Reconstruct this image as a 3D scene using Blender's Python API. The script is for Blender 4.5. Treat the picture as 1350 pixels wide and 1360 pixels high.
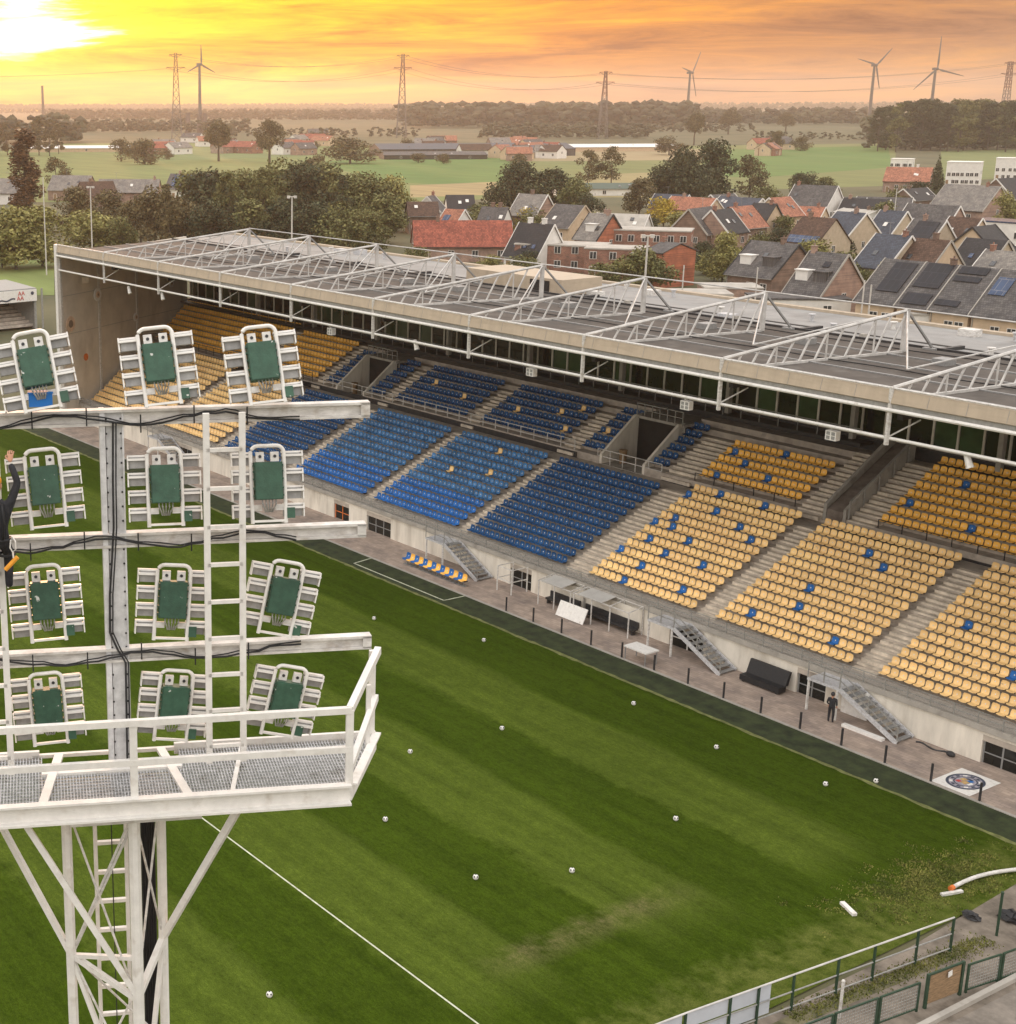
import bpy, math, random
import numpy as np
from mathutils import Vector, Matrix
for o in list(bpy.data.objects): bpy.data.objects.remove(o)
S = bpy.context.scene
COL = S.collection
R = math.radians
# ---------------------------------------------------------------- camera
FPX, CX, CY, PITCH, ROLL, YAW, CAMH = 1985.2, 330.0, 680.0, 0.2676, -0.0030, 0.57325, 32.0
_fw = Vector((-math.cos(YAW)*math.cos(PITCH), math.sin(YAW)*math.cos(PITCH), -math.sin(PITCH)))
_r0 = _fw.cross(Vector((0, 0, 1))).normalized(); _u0 = _r0.cross(_fw)
_r = _r0*math.cos(ROLL)+_u0*math.sin(ROLL); _u = _u0*math.cos(ROLL)-_r0*math.sin(ROLL)
CAM = Vector((0, 0, CAMH))
cam = bpy.data.cameras.new('camera'); camo = bpy.data.objects.new('camera', cam); COL.objects.link(camo)
camo.matrix_world = Matrix(((_r.x, _u.x, -_fw.x, 0), (_r.y, _u.y, -_fw.y, 0), (_r.z, _u.z, -_fw.z, CAMH), (0, 0, 0, 1)))
cam.sensor_fit = 'HORIZONTAL'; cam.sensor_width = 36.0
cam.lens = FPX/1350*36.0; cam.shift_x = (675-CX)/1350.0; cam.clip_start = 0.2; cam.clip_end = 40000
S.camera = camo
# ---------------------------------------------------------------- sky, sun, exposure
SUN_AZ, SUN_EL = R(155.3), R(2.2)
SD = Vector((math.cos(SUN_AZ)*math.cos(SUN_EL), math.sin(SUN_AZ)*math.cos(SUN_EL), math.sin(SUN_EL)))
W = bpy.data.worlds.new('World'); S.world = W; W.use_nodes = True
nt = W.node_tree; nt.nodes.clear()
def N(t, **k):
    n = nt.nodes.new(t)
    for a, b in k.items(): setattr(n, a, b)
    return n
def L(a, b): nt.links.new(a, b)
def M(op, a, b=None, c=None, clamp=False):
    n = N('ShaderNodeMath', operation=op, use_clamp=clamp)
    for i, v in enumerate((a, b, c)):
        if v is None: continue
        if isinstance(v, (int, float)): n.inputs[i].default_value = v
        else: L(v, n.inputs[i])
    return n.outputs[0]
def ramp(fac, stops):
    n = N('ShaderNodeValToRGB'); e = n.color_ramp.elements
    while len(e) > 1: e.remove(e[-1])
    e[0].position = stops[0][0]; e[0].color = (*stops[0][1], 1)
    for p_, c_ in stops[1:]:
        x = e.new(p_); x.color = (*c_, 1)
    L(fac, n.inputs[0]); return n.outputs[0]
def mixc(f, a, b, mode='MIX'):
    n = N('ShaderNodeMix', data_type='RGBA', blend_type=mode)
    if isinstance(f, (int, float)): n.inputs[0].default_value = f
    else: L(f, n.inputs[0])
    for i, v in ((6, a), (7, b)):
        if isinstance(v, tuple): n.inputs[i].default_value = (*v, 1)
        else: L(v, n.inputs[i])
    return n.outputs[2]
tc = N('ShaderNodeTexCoord'); D = tc.outputs['Generated']
sep = N('ShaderNodeSeparateXYZ'); L(D, sep.inputs[0])
el = sep.outputs[2]
dotn = N('ShaderNodeVectorMath', operation='DOT_PRODUCT'); L(D, dotn.inputs[0]); dotn.inputs[1].default_value = SD
sd = dotn.outputs['Value']
# cloud sheet: long flat streaks drawn out sideways, seen on a far, low layer
mp = N('ShaderNodeMapping'); L(D, mp.inputs[0]); mp.inputs['Rotation'].default_value = (R(2.0), R(1.2), 0)
mp.inputs['Scale'].default_value = (5.0, 5.0, 62.0)
n1 = N('ShaderNodeTexNoise'); L(mp.outputs[0], n1.inputs['Vector']); n1.inputs['Scale'].default_value = 1.3; n1.inputs['Detail'].default_value = 7; n1.inputs['Roughness'].default_value = .68; n1.inputs['Distortion'].default_value = .5
mp2 = N('ShaderNodeMapping'); L(D, mp2.inputs[0]); mp2.inputs['Scale'].default_value = (3.0, 3.0, 30.0); mp2.inputs['Location'].default_value = (3.1, 1.7, .4)
n2 = N('ShaderNodeTexNoise'); L(mp2.outputs[0], n2.inputs['Vector']); n2.inputs['Scale'].default_value = 1.5; n2.inputs['Detail'].default_value = 5
cloud = M('ADD', M('MULTIPLY', n1.outputs[0], .6), M('MULTIPLY', n2.outputs[0], .4))
ang = M('ARCCOSINE', M('MINIMUM', sd, 0.999999))          # radians from the sun
angc = M('ADD', M('ADD', ang, M('MULTIPLY', M('SUBTRACT', .5, cloud), M('MINIMUM', M('MULTIPLY_ADD', ang, 3.4, .16), 0.66))), M('MULTIPLY', M('MAXIMUM', M('SUBTRACT', .034, el), 0.0), 2.2))
warm = ramp(M('MULTIPLY', angc, 1/1.2), [(0.0, (2.0, 1.65, .9)), (.008, (1.5, 1.2, .42)), (.020, (.84, .64, .03)), (.05, (.76, .56, .008)), (.15, (.68, .46, .003)),
      (.225, (.62, .31, .008)), (.30, (.56, .21, .020)), (.41, (.43, .175, .045)), (.56, (.335, .175, .092)), (1.0, (.56, .44, .36))])
lowb = M('SMOOTH_MIN', 1.0, M('MAXIMUM', M('MULTIPLY', M('SUBTRACT', .028, el), 28.0), 0.0), .05)
warm2 = mixc(M('MULTIPLY', lowb, .30), warm, (.74, .34, .14))
dark = ramp(cloud, [(.37, (.44, .35, .36)), (.455, (.84, .80, .83)), (.51, (1.02, 1.02, 1.0)), (.60, (1.30, 1.34, 1.10))])
warm3 = mixc(1.0, warm2, dark, 'MULTIPLY')
amb = ramp(M('MULTIPLY_ADD', el, .5, .5), [(.0, (.25, .22, .19)), (.5, (.84, .75, .66)), (.60, (.98, .90, .82)), (.8, (1.28, 1.22, 1.16)), (1.0, (1.36, 1.32, 1.28))])
front = ramp(M('MULTIPLY', ang, 1/math.pi), [(.0, (1, 1, 1)), (.24, (1, 1, 1)), (.46, (0, 0, 0))])
high = ramp(el, [(.10, (1, 1, 1)), (.34, (0, 0, 0))])
fsep = mixc(1.0, front, high, 'MULTIPLY')
skyc = mixc(fsep, amb, warm3)
sk = N('ShaderNodeTexSky', sky_type='NISHITA'); sk.sun_disc = False; sk.sun_elevation = SUN_EL; sk.sun_rotation = R(90)-SUN_AZ
sk.altitude = 30; sk.dust_density = 3.0
b1 = N('ShaderNodeBackground'); L(mixc(1.0, sk.outputs[0], mixc(fsep, (1.0, 1.0, 1.0), (.30, .17, .04)), 'MULTIPLY'), b1.inputs[0]); b1.inputs[1].default_value = .05
b2 = N('ShaderNodeBackground'); L(skyc, b2.inputs[0]); b2.inputs[1].default_value = 1.0
ad = N('ShaderNodeAddShader'); L(b1.outputs[0], ad.inputs[0]); L(b2.outputs[0], ad.inputs[1])
wo = N('ShaderNodeOutputWorld'); L(ad.outputs[0], wo.inputs[0])
sl = bpy.data.lights.new('sun', 'SUN'); sl.energy = 1.6; sl.angle = R(3); sl.color = (1.0, .50, .25)
slo = bpy.data.objects.new('sun', sl); COL.objects.link(slo)
slo.rotation_euler = (-SD).to_track_quat('-Z', 'Y').to_euler(); slo.location = (0, 0, 200)
S.view_settings.view_transform = 'Standard'; S.view_settings.look = 'None'
S.view_settings.exposure = 0.5; S.view_settings.gamma = 1.0; S.view_settings.use_curve_mapping = False
S.render.engine = 'CYCLES'
S.cycles.max_bounces = 6; S.cycles.volume_bounces = 1; S.cycles.transparent_max_bounces = 6
# ---------------------------------------------------------------- helpers
def ray(x, y): return (_fw*FPX + _r*(x-CX) + _u*(CY-y)).normalized()
def at(x, y, ax='Z', val=0.0):
    d = ray(x, y); i = 'XYZ'.index(ax); return CAM + d*((val-CAM[i])/d[i])
def pj(p):
    d = Vector(p)-CAM; z = d.dot(_fw); return CX+FPX*d.dot(_r)/z, CY-FPX*d.dot(_u)/z
FH = Vector((-math.cos(YAW), math.sin(YAW), 0)); RH = FH.cross(Vector((0, 0, 1))).normalized(); UP = Vector((0, 0, 1))
class MB:
    def __init__(s): s.v = []; s.f = []; s.m = []
    def add(s, vs, fs, mi=0):
        b = len(s.v); s.v += [tuple(v) for v in vs]; s.f += [tuple(i+b for i in f) for f in fs]; s.m += [mi]*len(fs); return s
    def box(s, x0, x1, y0, y1, z0, z1, mi=0):
        return s.add([(x0,y0,z0),(x1,y0,z0),(x1,y1,z0),(x0,y1,z0),(x0,y0,z1),(x1,y0,z1),(x1,y1,z1),(x0,y1,z1)],
              [(0,3,2,1),(4,5,6,7),(0,1,5,4),(1,2,6,5),(2,3,7,6),(3,0,4,7)], mi)
    def bar(s, p, q, w=.1, h=None, mi=0, up=None):
        p = Vector(p); q = Vector(q); h = w if h is None else h; d = (q-p)
        if d.length < 1e-6: return s
        d.normalize(); up = Vector(up) if up is not None else UP
        if abs(d.dot(up)) > .98: up = Vector((0.3, 1, 0)).normalized() if abs(d.z) > .9 else UP
        a = d.cross(up).normalized()*w/2; b = a.cross(d).normalized()*h/2
        return s.add([p-a-b,p+a-b,p+a+b,p-a+b,q-a-b,q+a-b,q+a+b,q-a+b],[(0,1,2,3),(7,6,5,4),(0,4,5,1),(1,5,6,2),(2,6,7,3),(3,7,4,0)], mi)
    def tube(s, pts, r=.05, n=6, mi=0, r2=None, cap=True):
        pts = [Vector(p) for p in pts]; k = len(pts); b = len(s.v); prev = None
        for i, p in enumerate(pts):
            d = (pts[min(i+1,k-1)]-pts[max(i-1,0)]).normalized()
            ref = UP if abs(d.z) < .95 else Vector((1, 0, 0))
            a = d.cross(ref).normalized()
            if prev is not None and a.dot(prev) < 0 and abs(d.z) < .95: pass
            c = d.cross(a); prev = a
            rr = r if r2 is None else r+(r2-r)*i/(k-1)
            for j in range(n):
                t = 2*math.pi*j/n; s.v.append(tuple(p+a*math.cos(t)*rr+c*math.sin(t)*rr))
        for i in range(k-1):
            for j in range(n):
                s.f.append((b+i*n+j, b+i*n+(j+1)%n, b+(i+1)*n+(j+1)%n, b+(i+1)*n+j)); s.m.append(mi)
        if cap:
            s.f.append(tuple(b+j for j in range(n))[::-1]); s.m.append(mi)
            s.f.append(tuple(b+(k-1)*n+j for j in range(n))); s.m.append(mi)
        return s
    def prism(s, poly, off, mi=0):
        """poly: list of points, off: extrusion vector"""
        n = len(poly); P = [Vector(p) for p in poly]; Q = [p+Vector(off) for p in P]
        return s.add(P+Q, [tuple(range(n))[::-1], tuple(range(n,2*n))]+[(i,(i+1)%n,n+(i+1)%n,n+i) for i in range(n)], mi)
    def disc(s, c, ax, r, th, n=20, mi=0):
        ax = Vector(ax).normalized(); ref = UP if abs(ax.z) < .9 else Vector((1,0,0)); a = ax.cross(ref).normalized(); b = ax.cross(a)
        return s.prism([Vector(c)+a*math.cos(2*math.pi*i/n)*r+b*math.sin(2*math.pi*i/n)*r for i in range(n)], ax*th, mi)
    def ball(s, c, r, n=10, m=6, mi=0, sq=(1,1,1)):
        c = Vector(c); b = len(s.v); vs = []; fs = []
        for i in range(m+1):
            t = math.pi*i/m
            for j in range(n):
                p = 2*math.pi*j/n; vs.append(c+Vector((r*math.sin(t)*math.cos(p)*sq[0], r*math.sin(t)*math.sin(p)*sq[1], r*math.cos(t)*sq[2])))
        for i in range(m):
            for j in range(n): fs.append((i*n+j,(i+1)*n+j,(i+1)*n+(j+1)%n,i*n+(j+1)%n))
        return s.add(vs, fs, mi)
    def build(s, name, mats, parent=None, off=None, smooth=False, **props):
        me = bpy.data.meshes.new(name)
        o = Vector((0,0,0))
        if parent is not None and off is None:
            t = parent
            while t.parent: t = t.parent
            o = Vector(t.location)
        elif off is not None: o = Vector(off)
        V = np.array(s.v, dtype=np.float64).reshape(-1,3)-np.array(o)
        me.from_pydata(V.tolist(), [], s.f)
        mats = mats if isinstance(mats, (list, tuple)) else [mats]
        for m_ in mats: me.materials.append(m_)
        if len(mats) > 1: me.polygons.foreach_set('material_index', s.m)
        if smooth: me.polygons.foreach_set('use_smooth', [True]*len(s.f))
        me.update()
        ob = bpy.data.objects.new(name, me); COL.objects.link(ob)
        if parent is not None: ob.parent = parent
        elif off is not None: ob.location = off
        for k, v in props.items(): ob[k] = v
        return ob
def fixn(ob):
    import bmesh
    b = bmesh.new(); b.from_mesh(ob.data); bmesh.ops.recalc_face_normals(b, faces=b.faces); b.to_mesh(ob.data); b.free(); return ob
def tag(o, label, cat, group=None, kind=None):
    o['label'] = label; o['category'] = cat
    if group: o['group'] = group
    if kind: o['kind'] = kind
    return o
def root(name, loc, label, cat, group=None, rz=0.0):
    o = bpy.data.objects.new(name, None); COL.objects.link(o); o.location = loc; o.rotation_euler = (0, 0, rz); o.empty_display_size = .3
    return tag(o, label, cat, group)
def dup(o, parent=None, **kw):
    c = o.copy(); COL.objects.link(c); c.parent = parent
    for ch in list(o.children): dup(ch, c)
    for k, v in kw.items():
        if k in ('location', 'rotation_euler', 'scale'): setattr(c, k, v)
        else: c[k] = v
    return c
MATS = {}
def mat(name, col, rough=.7, metal=0.0, var=.18, scale=2.0, bump=0.0, bscale=None, col2=None, coord='Object', spec=.4, detail=5, stretch=None, island=0.0, trans=0.0, emit=None):
    m = bpy.data.materials.new(name); m.use_nodes = True; t = m.node_tree; p = t.nodes['Principled BSDF']
    p.inputs['Roughness'].default_value = rough; p.inputs['Metallic'].default_value = metal; p.inputs['Specular IOR Level'].default_value = spec
    if trans: p.inputs['Transmission Weight'].default_value = trans
    tcn = t.nodes.new('ShaderNodeTexCoord'); src = tcn.outputs[coord]
    if stretch:
        mpn = t.nodes.new('ShaderNodeMapping'); mpn.inputs['Scale'].default_value = stretch; t.links.new(src, mpn.inputs[0]); src = mpn.outputs[0]
    nz = t.nodes.new('ShaderNodeTexNoise'); nz.inputs['Scale'].default_value = scale; nz.inputs['Detail'].default_value = detail; nz.inputs['Roughness'].default_value = .65
    t.links.new(src, nz.inputs['Vector'])
    cr = t.nodes.new('ShaderNodeValToRGB'); e = cr.color_ramp.elements
    a = tuple(max(0, c*(1-var)) for c in col); b = col2 if col2 else tuple(min(1, c*(1+var)) for c in col)
    e[0].position = .32; e[0].color = (*a, 1); e[1].position = .68; e[1].color = (*b, 1)
    t.links.new(nz.outputs[0], cr.inputs[0]); out = cr.outputs[0]
    if island:
        g = t.nodes.new('ShaderNodeNewGeometry'); mm = t.nodes.new('ShaderNodeMapRange'); mm.inputs[3].default_value = 1-island; mm.inputs[4].default_value = 1+island
        t.links.new(g.outputs['Random Per Island'], mm.inputs[0])
        mx = t.nodes.new('ShaderNodeVectorMath'); mx.operation = 'SCALE'; t.links.new(out, mx.inputs[0]); t.links.new(mm.outputs[0], mx.inputs['Scale']); out = mx.outputs[0]
    t.links.new(out, p.inputs['Base Color'])
    if bump:
        nb = t.nodes.new('ShaderNodeTexNoise'); nb.inputs['Scale'].default_value = bscale or scale*6; nb.inputs['Detail'].default_value = 4; t.links.new(src, nb.inputs['Vector'])
        bp = t.nodes.new('ShaderNodeBump'); bp.inputs['Strength'].default_value = bump; bp.inputs['Distance'].default_value = .05; t.links.new(nb.outputs[0], bp.inputs['Height']); t.links.new(bp.outputs[0], p.inputs['Normal'])
    if emit:
        p.inputs['Emission Color'].default_value = (*emit[:3], 1); p.inputs['Emission Strength'].default_value = emit[3]
    MATS[name] = m; return m
def tilemat(name, col, mortar, bw, bh, rough=.8, mixv=.35, coord='Object', rot=None, msize=.02):
    """bricks, roof tiles or paving: rows of small units with a joint colour"""
    m = bpy.data.materials.new(name); m.use_nodes = True; t = m.node_tree; p = t.nodes['Principled BSDF']; p.inputs['Roughness'].default_value = rough
    p.inputs['Specular IOR Level'].default_value = .3
    tcn = t.nodes.new('ShaderNodeTexCoord'); mpn = t.nodes.new('ShaderNodeMapping'); t.links.new(tcn.outputs[coord], mpn.inputs[0])
    if rot: mpn.inputs['Rotation'].default_value = rot
    br = t.nodes.new('ShaderNodeTexBrick'); t.links.new(mpn.outputs[0], br.inputs['Vector'])
    br.inputs['Scale'].default_value = 1.0; br.inputs['Brick Width'].default_value = bw; br.inputs['Row Height'].default_value = bh; br.inputs['Mortar Size'].default_value = msize
    br.inputs['Color1'].default_value = (*[c*(1-mixv) for c in col], 1); br.inputs['Color2'].default_value = (*[min(1, c*(1+mixv)) for c in col], 1); br.inputs['Mortar'].default_value = (*mortar, 1)
    nz = t.nodes.new('ShaderNodeTexNoise'); nz.inputs['Scale'].default_value = .7; nz.inputs['Detail'].default_value = 6; t.links.new(tcn.outputs[coord], nz.inputs['Vector'])
    cr = t.nodes.new('ShaderNodeValToRGB'); cr.color_ramp.elements[0].color = (.7, .7, .72, 1); cr.color_ramp.elements[1].color = (1.2, 1.17, 1.12, 1); cr.color_ramp.elements[0].position = .3; cr.color_ramp.elements[1].position = .7
    t.links.new(nz.outputs[0], cr.inputs[0])
    mx = t.nodes.new('ShaderNodeMix'); mx.data_type = 'RGBA'; mx.blend_type = 'MULTIPLY'; mx.inputs[0].default_value = 1
    t.links.new(br.outputs[0], mx.inputs[6]); t.links.new(cr.outputs[0], mx.inputs[7]); t.links.new(mx.outputs[2], p.inputs['Base Color'])
    MATS[name] = m; return m
def speck(m, col, scale, lo, hi=None, strength=1.0, stretch=None):
    """stains with a shape of their own, laid in world space so that no two copies match"""
    t = m.node_tree; p = t.nodes['Principled BSDF']; l = p.inputs['Base Color'].links[0]; src = l.from_socket
    g = t.nodes.new('ShaderNodeNewGeometry'); s_ = g.outputs['Position']
    if stretch:
        q = t.nodes.new('ShaderNodeMapping'); q.inputs['Scale'].default_value = stretch; t.links.new(s_, q.inputs[0]); s_ = q.outputs[0]
    n = t.nodes.new('ShaderNodeTexNoise'); n.inputs['Scale'].default_value = scale; n.inputs['Detail'].default_value = 3; t.links.new(s_, n.inputs['Vector'])
    r = t.nodes.new('ShaderNodeMapRange'); r.inputs[1].default_value = lo; r.inputs[2].default_value = hi or lo+.04; r.inputs[4].default_value = strength; t.links.new(n.outputs[0], r.inputs[0])
    x = t.nodes.new('ShaderNodeMix'); x.data_type = 'RGBA'; t.links.new(r.outputs[0], x.inputs[0]); t.links.new(src, x.inputs[6]); x.inputs[7].default_value = (*col, 1); t.links.new(x.outputs[2], p.inputs['Base Color'])
def vary(m, amt):
    """a little lighter or darker from one object to the next"""
    t = m.node_tree; p = t.nodes['Principled BSDF']; src = p.inputs['Base Color'].links[0].from_socket
    o = t.nodes.new('ShaderNodeObjectInfo'); r = t.nodes.new('ShaderNodeMapRange'); r.inputs[3].default_value = 1-amt; r.inputs[4].default_value = 1+amt; t.links.new(o.outputs['Random'], r.inputs[0])
    x = t.nodes.new('ShaderNodeVectorMath'); x.operation = 'SCALE'; t.links.new(src, x.inputs[0]); t.links.new(r.outputs[0], x.inputs['Scale']); t.links.new(x.outputs[0], p.inputs['Base Color'])
ORD = ['zeroth','first','second','third','fourth','fifth','sixth','seventh','eighth','ninth','tenth','eleventh','twelfth','thirteenth','fourteenth','fifteenth','sixteenth','seventeenth','eighteenth','nineteenth','twentieth','twenty-first','twenty-second','twenty-third','twenty-fourth','twenty-fifth','twenty-sixth','twenty-seventh','twenty-eighth','twenty-ninth','thirtieth']
# ---------------------------------------------------------------- materials
m_white = mat('white_paint', (.74,.72,.69), .45, 0, .08, 5, .05)
m_white2 = mat('worn_white_paint', (.60,.575,.55), .55, 0, .22, 3.5, .1, col2=(.76,.74,.71), stretch=(1,1,3))
m_galv = mat('galvanised_steel', (.50,.50,.515), .5, .08, .22, 9, .06)
m_grey = mat('grey_metal', (.30,.30,.30), .5, .4, .15, 6)
m_dark = mat('dark_metal', (.035,.035,.038), .5, .2, .3, 5)
m_black = mat('black_rubber', (.016,.016,.018), .6, 0, .3, 8)
m_green = mat('green_gear_box', (.036,.092,.060), .5, 0, .22, 7, .08)
m_louvre = mat('lamp_housing_grey', (.27,.265,.26), .5, .2, .18, 9)
m_conc = mat('concrete', (.36,.335,.30), .85, 0, .16, .8, .12, 9)
m_concl = mat('pale_concrete', (.70,.65,.57), .85, 0, .16, .9, .1, 8, stretch=(1,1,.25))
m_step = mat('terrace_concrete', (.44,.385,.33), .88, 0, .22, 1.2, .12, 9)
m_aisle = mat('worn_stair_concrete', (.62,.545,.45), .88, 0, .25, 1.6, .1, 8)
m_panel = mat('precast_panel', (.62,.56,.485), .8, 0, .10, .5, .06, 4)
m_cream = mat('cream_sheet_fascia', (.44,.36,.27), .55, 0, .09, .7, .05, 3, stretch=(3,1,1))
m_roofd = mat('brown_roof_felt', (.075,.064,.056), .9, 0, .25, .5, .1, 6)
m_roofg = mat('grey_roof_sheet', (.25,.245,.24), .7, 0, .16, .45, .06, 3)
m_glass = mat('dark_glass', (.012,.013,.012), .12, 0, .35, .35, spec=.4)
m_glassg = mat('green_reflection_glass', (.03,.06,.03), .12, 0, .6, .3, spec=.6)  # greenish window reflections put into the glass colour
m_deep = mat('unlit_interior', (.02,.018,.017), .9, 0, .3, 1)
m_yel = mat('yellow_seat_plastic', (.92,.50,.085), .42, 0, .10, .6, spec=.5, island=.08)
m_yelf = mat('pale_skylit_yellow_seat', (.96,.625,.275), .42, 0, .13, .5, spec=.5, island=.06)  # paler yellow: open-sky brightness of the lower tier put into the colour
m_blu = mat('blue_seat_plastic', (.012,.072,.195), .6, 0, .15, .6, spec=.22, island=.15)
m_blub = mat('bright_blue_seat_plastic', (.020,.135,.41), .55, 0, .12, .6, spec=.25, island=.12)
m_blug = mat('reflection_grey_blue_seat', (.050,.165,.35), .6, 0, .2, 1.2, spec=.25, island=.25)  # grey of the upper rows' reflection mixed into the blue
m_orange = mat('orange_paint', (.62,.16,.035), .6, 0, .2, 4)
m_red = mat('red_paint', (.50,.05,.04), .55, 0, .2, 4)
m_timber = mat('weathered_timber', (.26,.17,.095), .8, 0, .35, 3, .2, stretch=(1,1,6))
m_poly = mat('canopy_sheet', (.50,.485,.46), .35, 0, .1, 1.2)
m_netgrey = mat('grey_railing_mesh', (.30,.295,.28), .6, .2, .2, 5)
m_darkgreen = mat('dark_green_paint', (.025,.055,.032), .5, 0, .2, 5)
m_skin = mat('skin', (.50,.26,.17), .5, 0, .12, 14)
m_truss = mat('weathered_truss_paint', (.50,.485,.465), .6, 0, .22, 1.5, .05)
m_col = mat('pale_galvanised_column', (.62,.62,.63), .5, .05, .2, 6)
m_cloth = mat('black_work_clothes', (.022,.022,.026), .85, 0, .4, 12, .2)
m_hivis = mat('orange_strap', (.75,.32,.03), .6, 0, .15, 9)

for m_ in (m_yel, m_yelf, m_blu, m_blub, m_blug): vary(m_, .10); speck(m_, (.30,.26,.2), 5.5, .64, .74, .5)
vary(m_green, .12); speck(m_green, (.62,.63,.60), 9.0, .69, .72, .9); speck(m_green, (.02,.05,.035), 3.0, .58, .75, .6)
vary(m_louvre, .18)
speck(m_white, (.42,.36,.29), 4.0, .58, .80, .55); speck(m_white2, (.33,.27,.21), 5.0, .56, .76, .6); speck(m_galv, (.20,.18,.16), 4.0, .56, .75, .6)
speck(m_concl, (.36,.31,.25), 1.1, .52, .72, .65, (1,1,.22)); speck(m_conc, (.17,.15,.13), 1.6, .55, .75, .6); speck(m_step, (.20,.17,.145), 1.4, .52, .72, .6); speck(m_aisle, (.30,.255,.21), 2.2, .55, .72, .5)
speck(m_cream, (.33,.27,.20), .8, .54, .74, .5, (.5,1,4)); speck(m_roofg, (.17,.165,.16), .45, .52, .68, .7, (1,.35,1)); speck(m_roofd, (.14,.125,.11), .5, .55, .72, .7); speck(m_panel, (.40,.34,.28), .5, .55, .75, .6, (1,1,.4))
# ---------------------------------------------------------------- ground, pitch, paths, fields
def sheet(name, pts, z, m, kind='structure', sub=None):
    b = MB(); b.add([(p[0], p[1], z) for p in pts], [tuple(range(len(pts)))])
    o = b.build(name, m); o['kind'] = kind
    if o.data.polygons[0].normal.z < 0: o.data.flip_normals()
    return o
m_ground = mat('rough_ground', (.075,.085,.035), .95, 0, .35, .02, col2=(.13,.115,.06), detail=10)
sheet('ground', [(-5500,-1400),(1400,-1400),(1400,5500),(-5500,5500)], -.05, m_ground)
def pitch_mat():
    m = bpy.data.materials.new('mown_grass'); m.use_nodes = True; t = m.node_tree; p = t.nodes['Principled BSDF']
    p.inputs['Roughness'].default_value = 1.0; p.inputs['Specular IOR Level'].default_value = .03
    nn = t.nodes.new; lk = t.links.new
    tcn = nn('ShaderNodeTexCoord'); P = tcn.outputs['Object']
    sp = nn('ShaderNodeSeparateXYZ'); lk(P, sp.inputs[0])
    def Mt(op, a, b=None, c=None, cl=False):
        n = nn('ShaderNodeMath'); n.operation = op; n.use_clamp = cl
        for i, v in enumerate((a, b, c)):
            if v is None: continue
            if isinstance(v, (int, float)): n.inputs[i].default_value = v
            else: lk(v, n.inputs[i])
        return n.outputs[0]
    def noise(sc, det=5, stretch=None, r=.6):
        n = nn('ShaderNodeTexNoise'); n.inputs['Scale'].default_value = sc; n.inputs['Detail'].default_value = det; n.inputs['Roughness'].default_value = r
        if stretch:
            q = nn('ShaderNodeMapping'); q.inputs['Scale'].default_value = stretch; lk(P, q.inputs[0]); lk(q.outputs[0], n.inputs[0])
        else: lk(P, n.inputs[0])
        return n.outputs[0]
    w = noise(.12, 3); f = noise(1.1, 6, None, .7); ln = noise(.8, 4, (.12, 1.6, 1)); g = noise(7, 7, (.45, 1, 1), .82)
    y = Mt('ADD', sp.outputs[1], Mt('MULTIPLY', Mt('SUBTRACT', w, .5), 1.6))
    y = Mt('ADD', y, Mt('MULTIPLY', Mt('SUBTRACT', f, .5), 2.0))
    s = Mt('SINE', Mt('MULTIPLY', Mt('SUBTRACT', y, 32.3), 2*math.pi/9.5))
    band = Mt('MULTIPLY_ADD', s, 2.6, .5, True)
    xe = Mt('ADD', sp.outputs[0], Mt('MULTIPLY', Mt('SUBTRACT', f, .5), 4.0))
    fade = Mt('MULTIPLY', Mt('SUBTRACT', -34.5, xe), .45, None, True)
    side = Mt('MULTIPLY', Mt('SUBTRACT', 60.0, sp.outputs[1]), .6, None, True)
    band = Mt('MULTIPLY', Mt('MULTIPLY', band, fade), side)
    def mix(fac, a, b, mode='MIX'):
        n = nn('ShaderNodeMix'); n.data_type = 'RGBA'; n.blend_type = mode
        if isinstance(fac, (int, float)): n.inputs[0].default_value = fac
        else: lk(fac, n.inputs[0])
        for i, v in ((6, a), (7, b)):
            if isinstance(v, tuple): n.inputs[i].default_value = (*v, 1)
            else: lk(v, n.inputs[i])
        return n.outputs[2]
    c = mix(band, (.037,.062,.0045), (.064,.094,.012))
    k = Mt('ADD', Mt('MULTIPLY', ln, .8), Mt('MULTIPLY', f, .7))
    rp = nn('ShaderNodeValToRGB'); rp.color_ramp.elements[0].position = .5; rp.color_ramp.elements[0].color = (.66,.68,.66,1); rp.color_ramp.elements[1].position = 1.0; rp.color_ramp.elements[1].color = (1.3,1.26,1.3,1); lk(k, rp.inputs[0])
    c = mix(1.0, c, rp.outputs[0], 'MULTIPLY')
    rg = nn('ShaderNodeValToRGB'); rg.color_ramp.elements[0].position = .3; rg.color_ramp.elements[0].color = (.56,.60,.54,1); rg.color_ramp.elements[1].position = .7; rg.color_ramp.elements[1].color = (1.42,1.36,1.4,1); lk(g, rg.inputs[0])
    c = mix(1.0, c, rg.outputs[0], 'MULTIPLY')
    # worn line where machines crossed in front of the goal
    d = Mt('ABSOLUTE', Mt('SUBTRACT', Mt('ADD', sp.outputs[0], Mt('MULTIPLY', Mt('SUBTRACT', f, .5), 1.8)), -37.4))
    wy = Mt('MULTIPLY', Mt('MULTIPLY', Mt('SUBTRACT', sp.outputs[1], 34.5), .5, None, True), Mt('MULTIPLY', Mt('SUBTRACT', 47.0, sp.outputs[1]), .3, None, True))
    worn = Mt('MULTIPLY', Mt('MULTIPLY', Mt('SUBTRACT', 1.1, d), 1.0, None, True), wy)
    worn = Mt('MULTIPLY', worn, Mt('MULTIPLY', Mt('MULTIPLY_ADD', f, 3.2, -1.0, True), Mt('MULTIPLY_ADD', g, 3.0, -.9, True)))
    c = mix(Mt('MULTIPLY', worn, .85), c, (.155,.13,.065))
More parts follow.
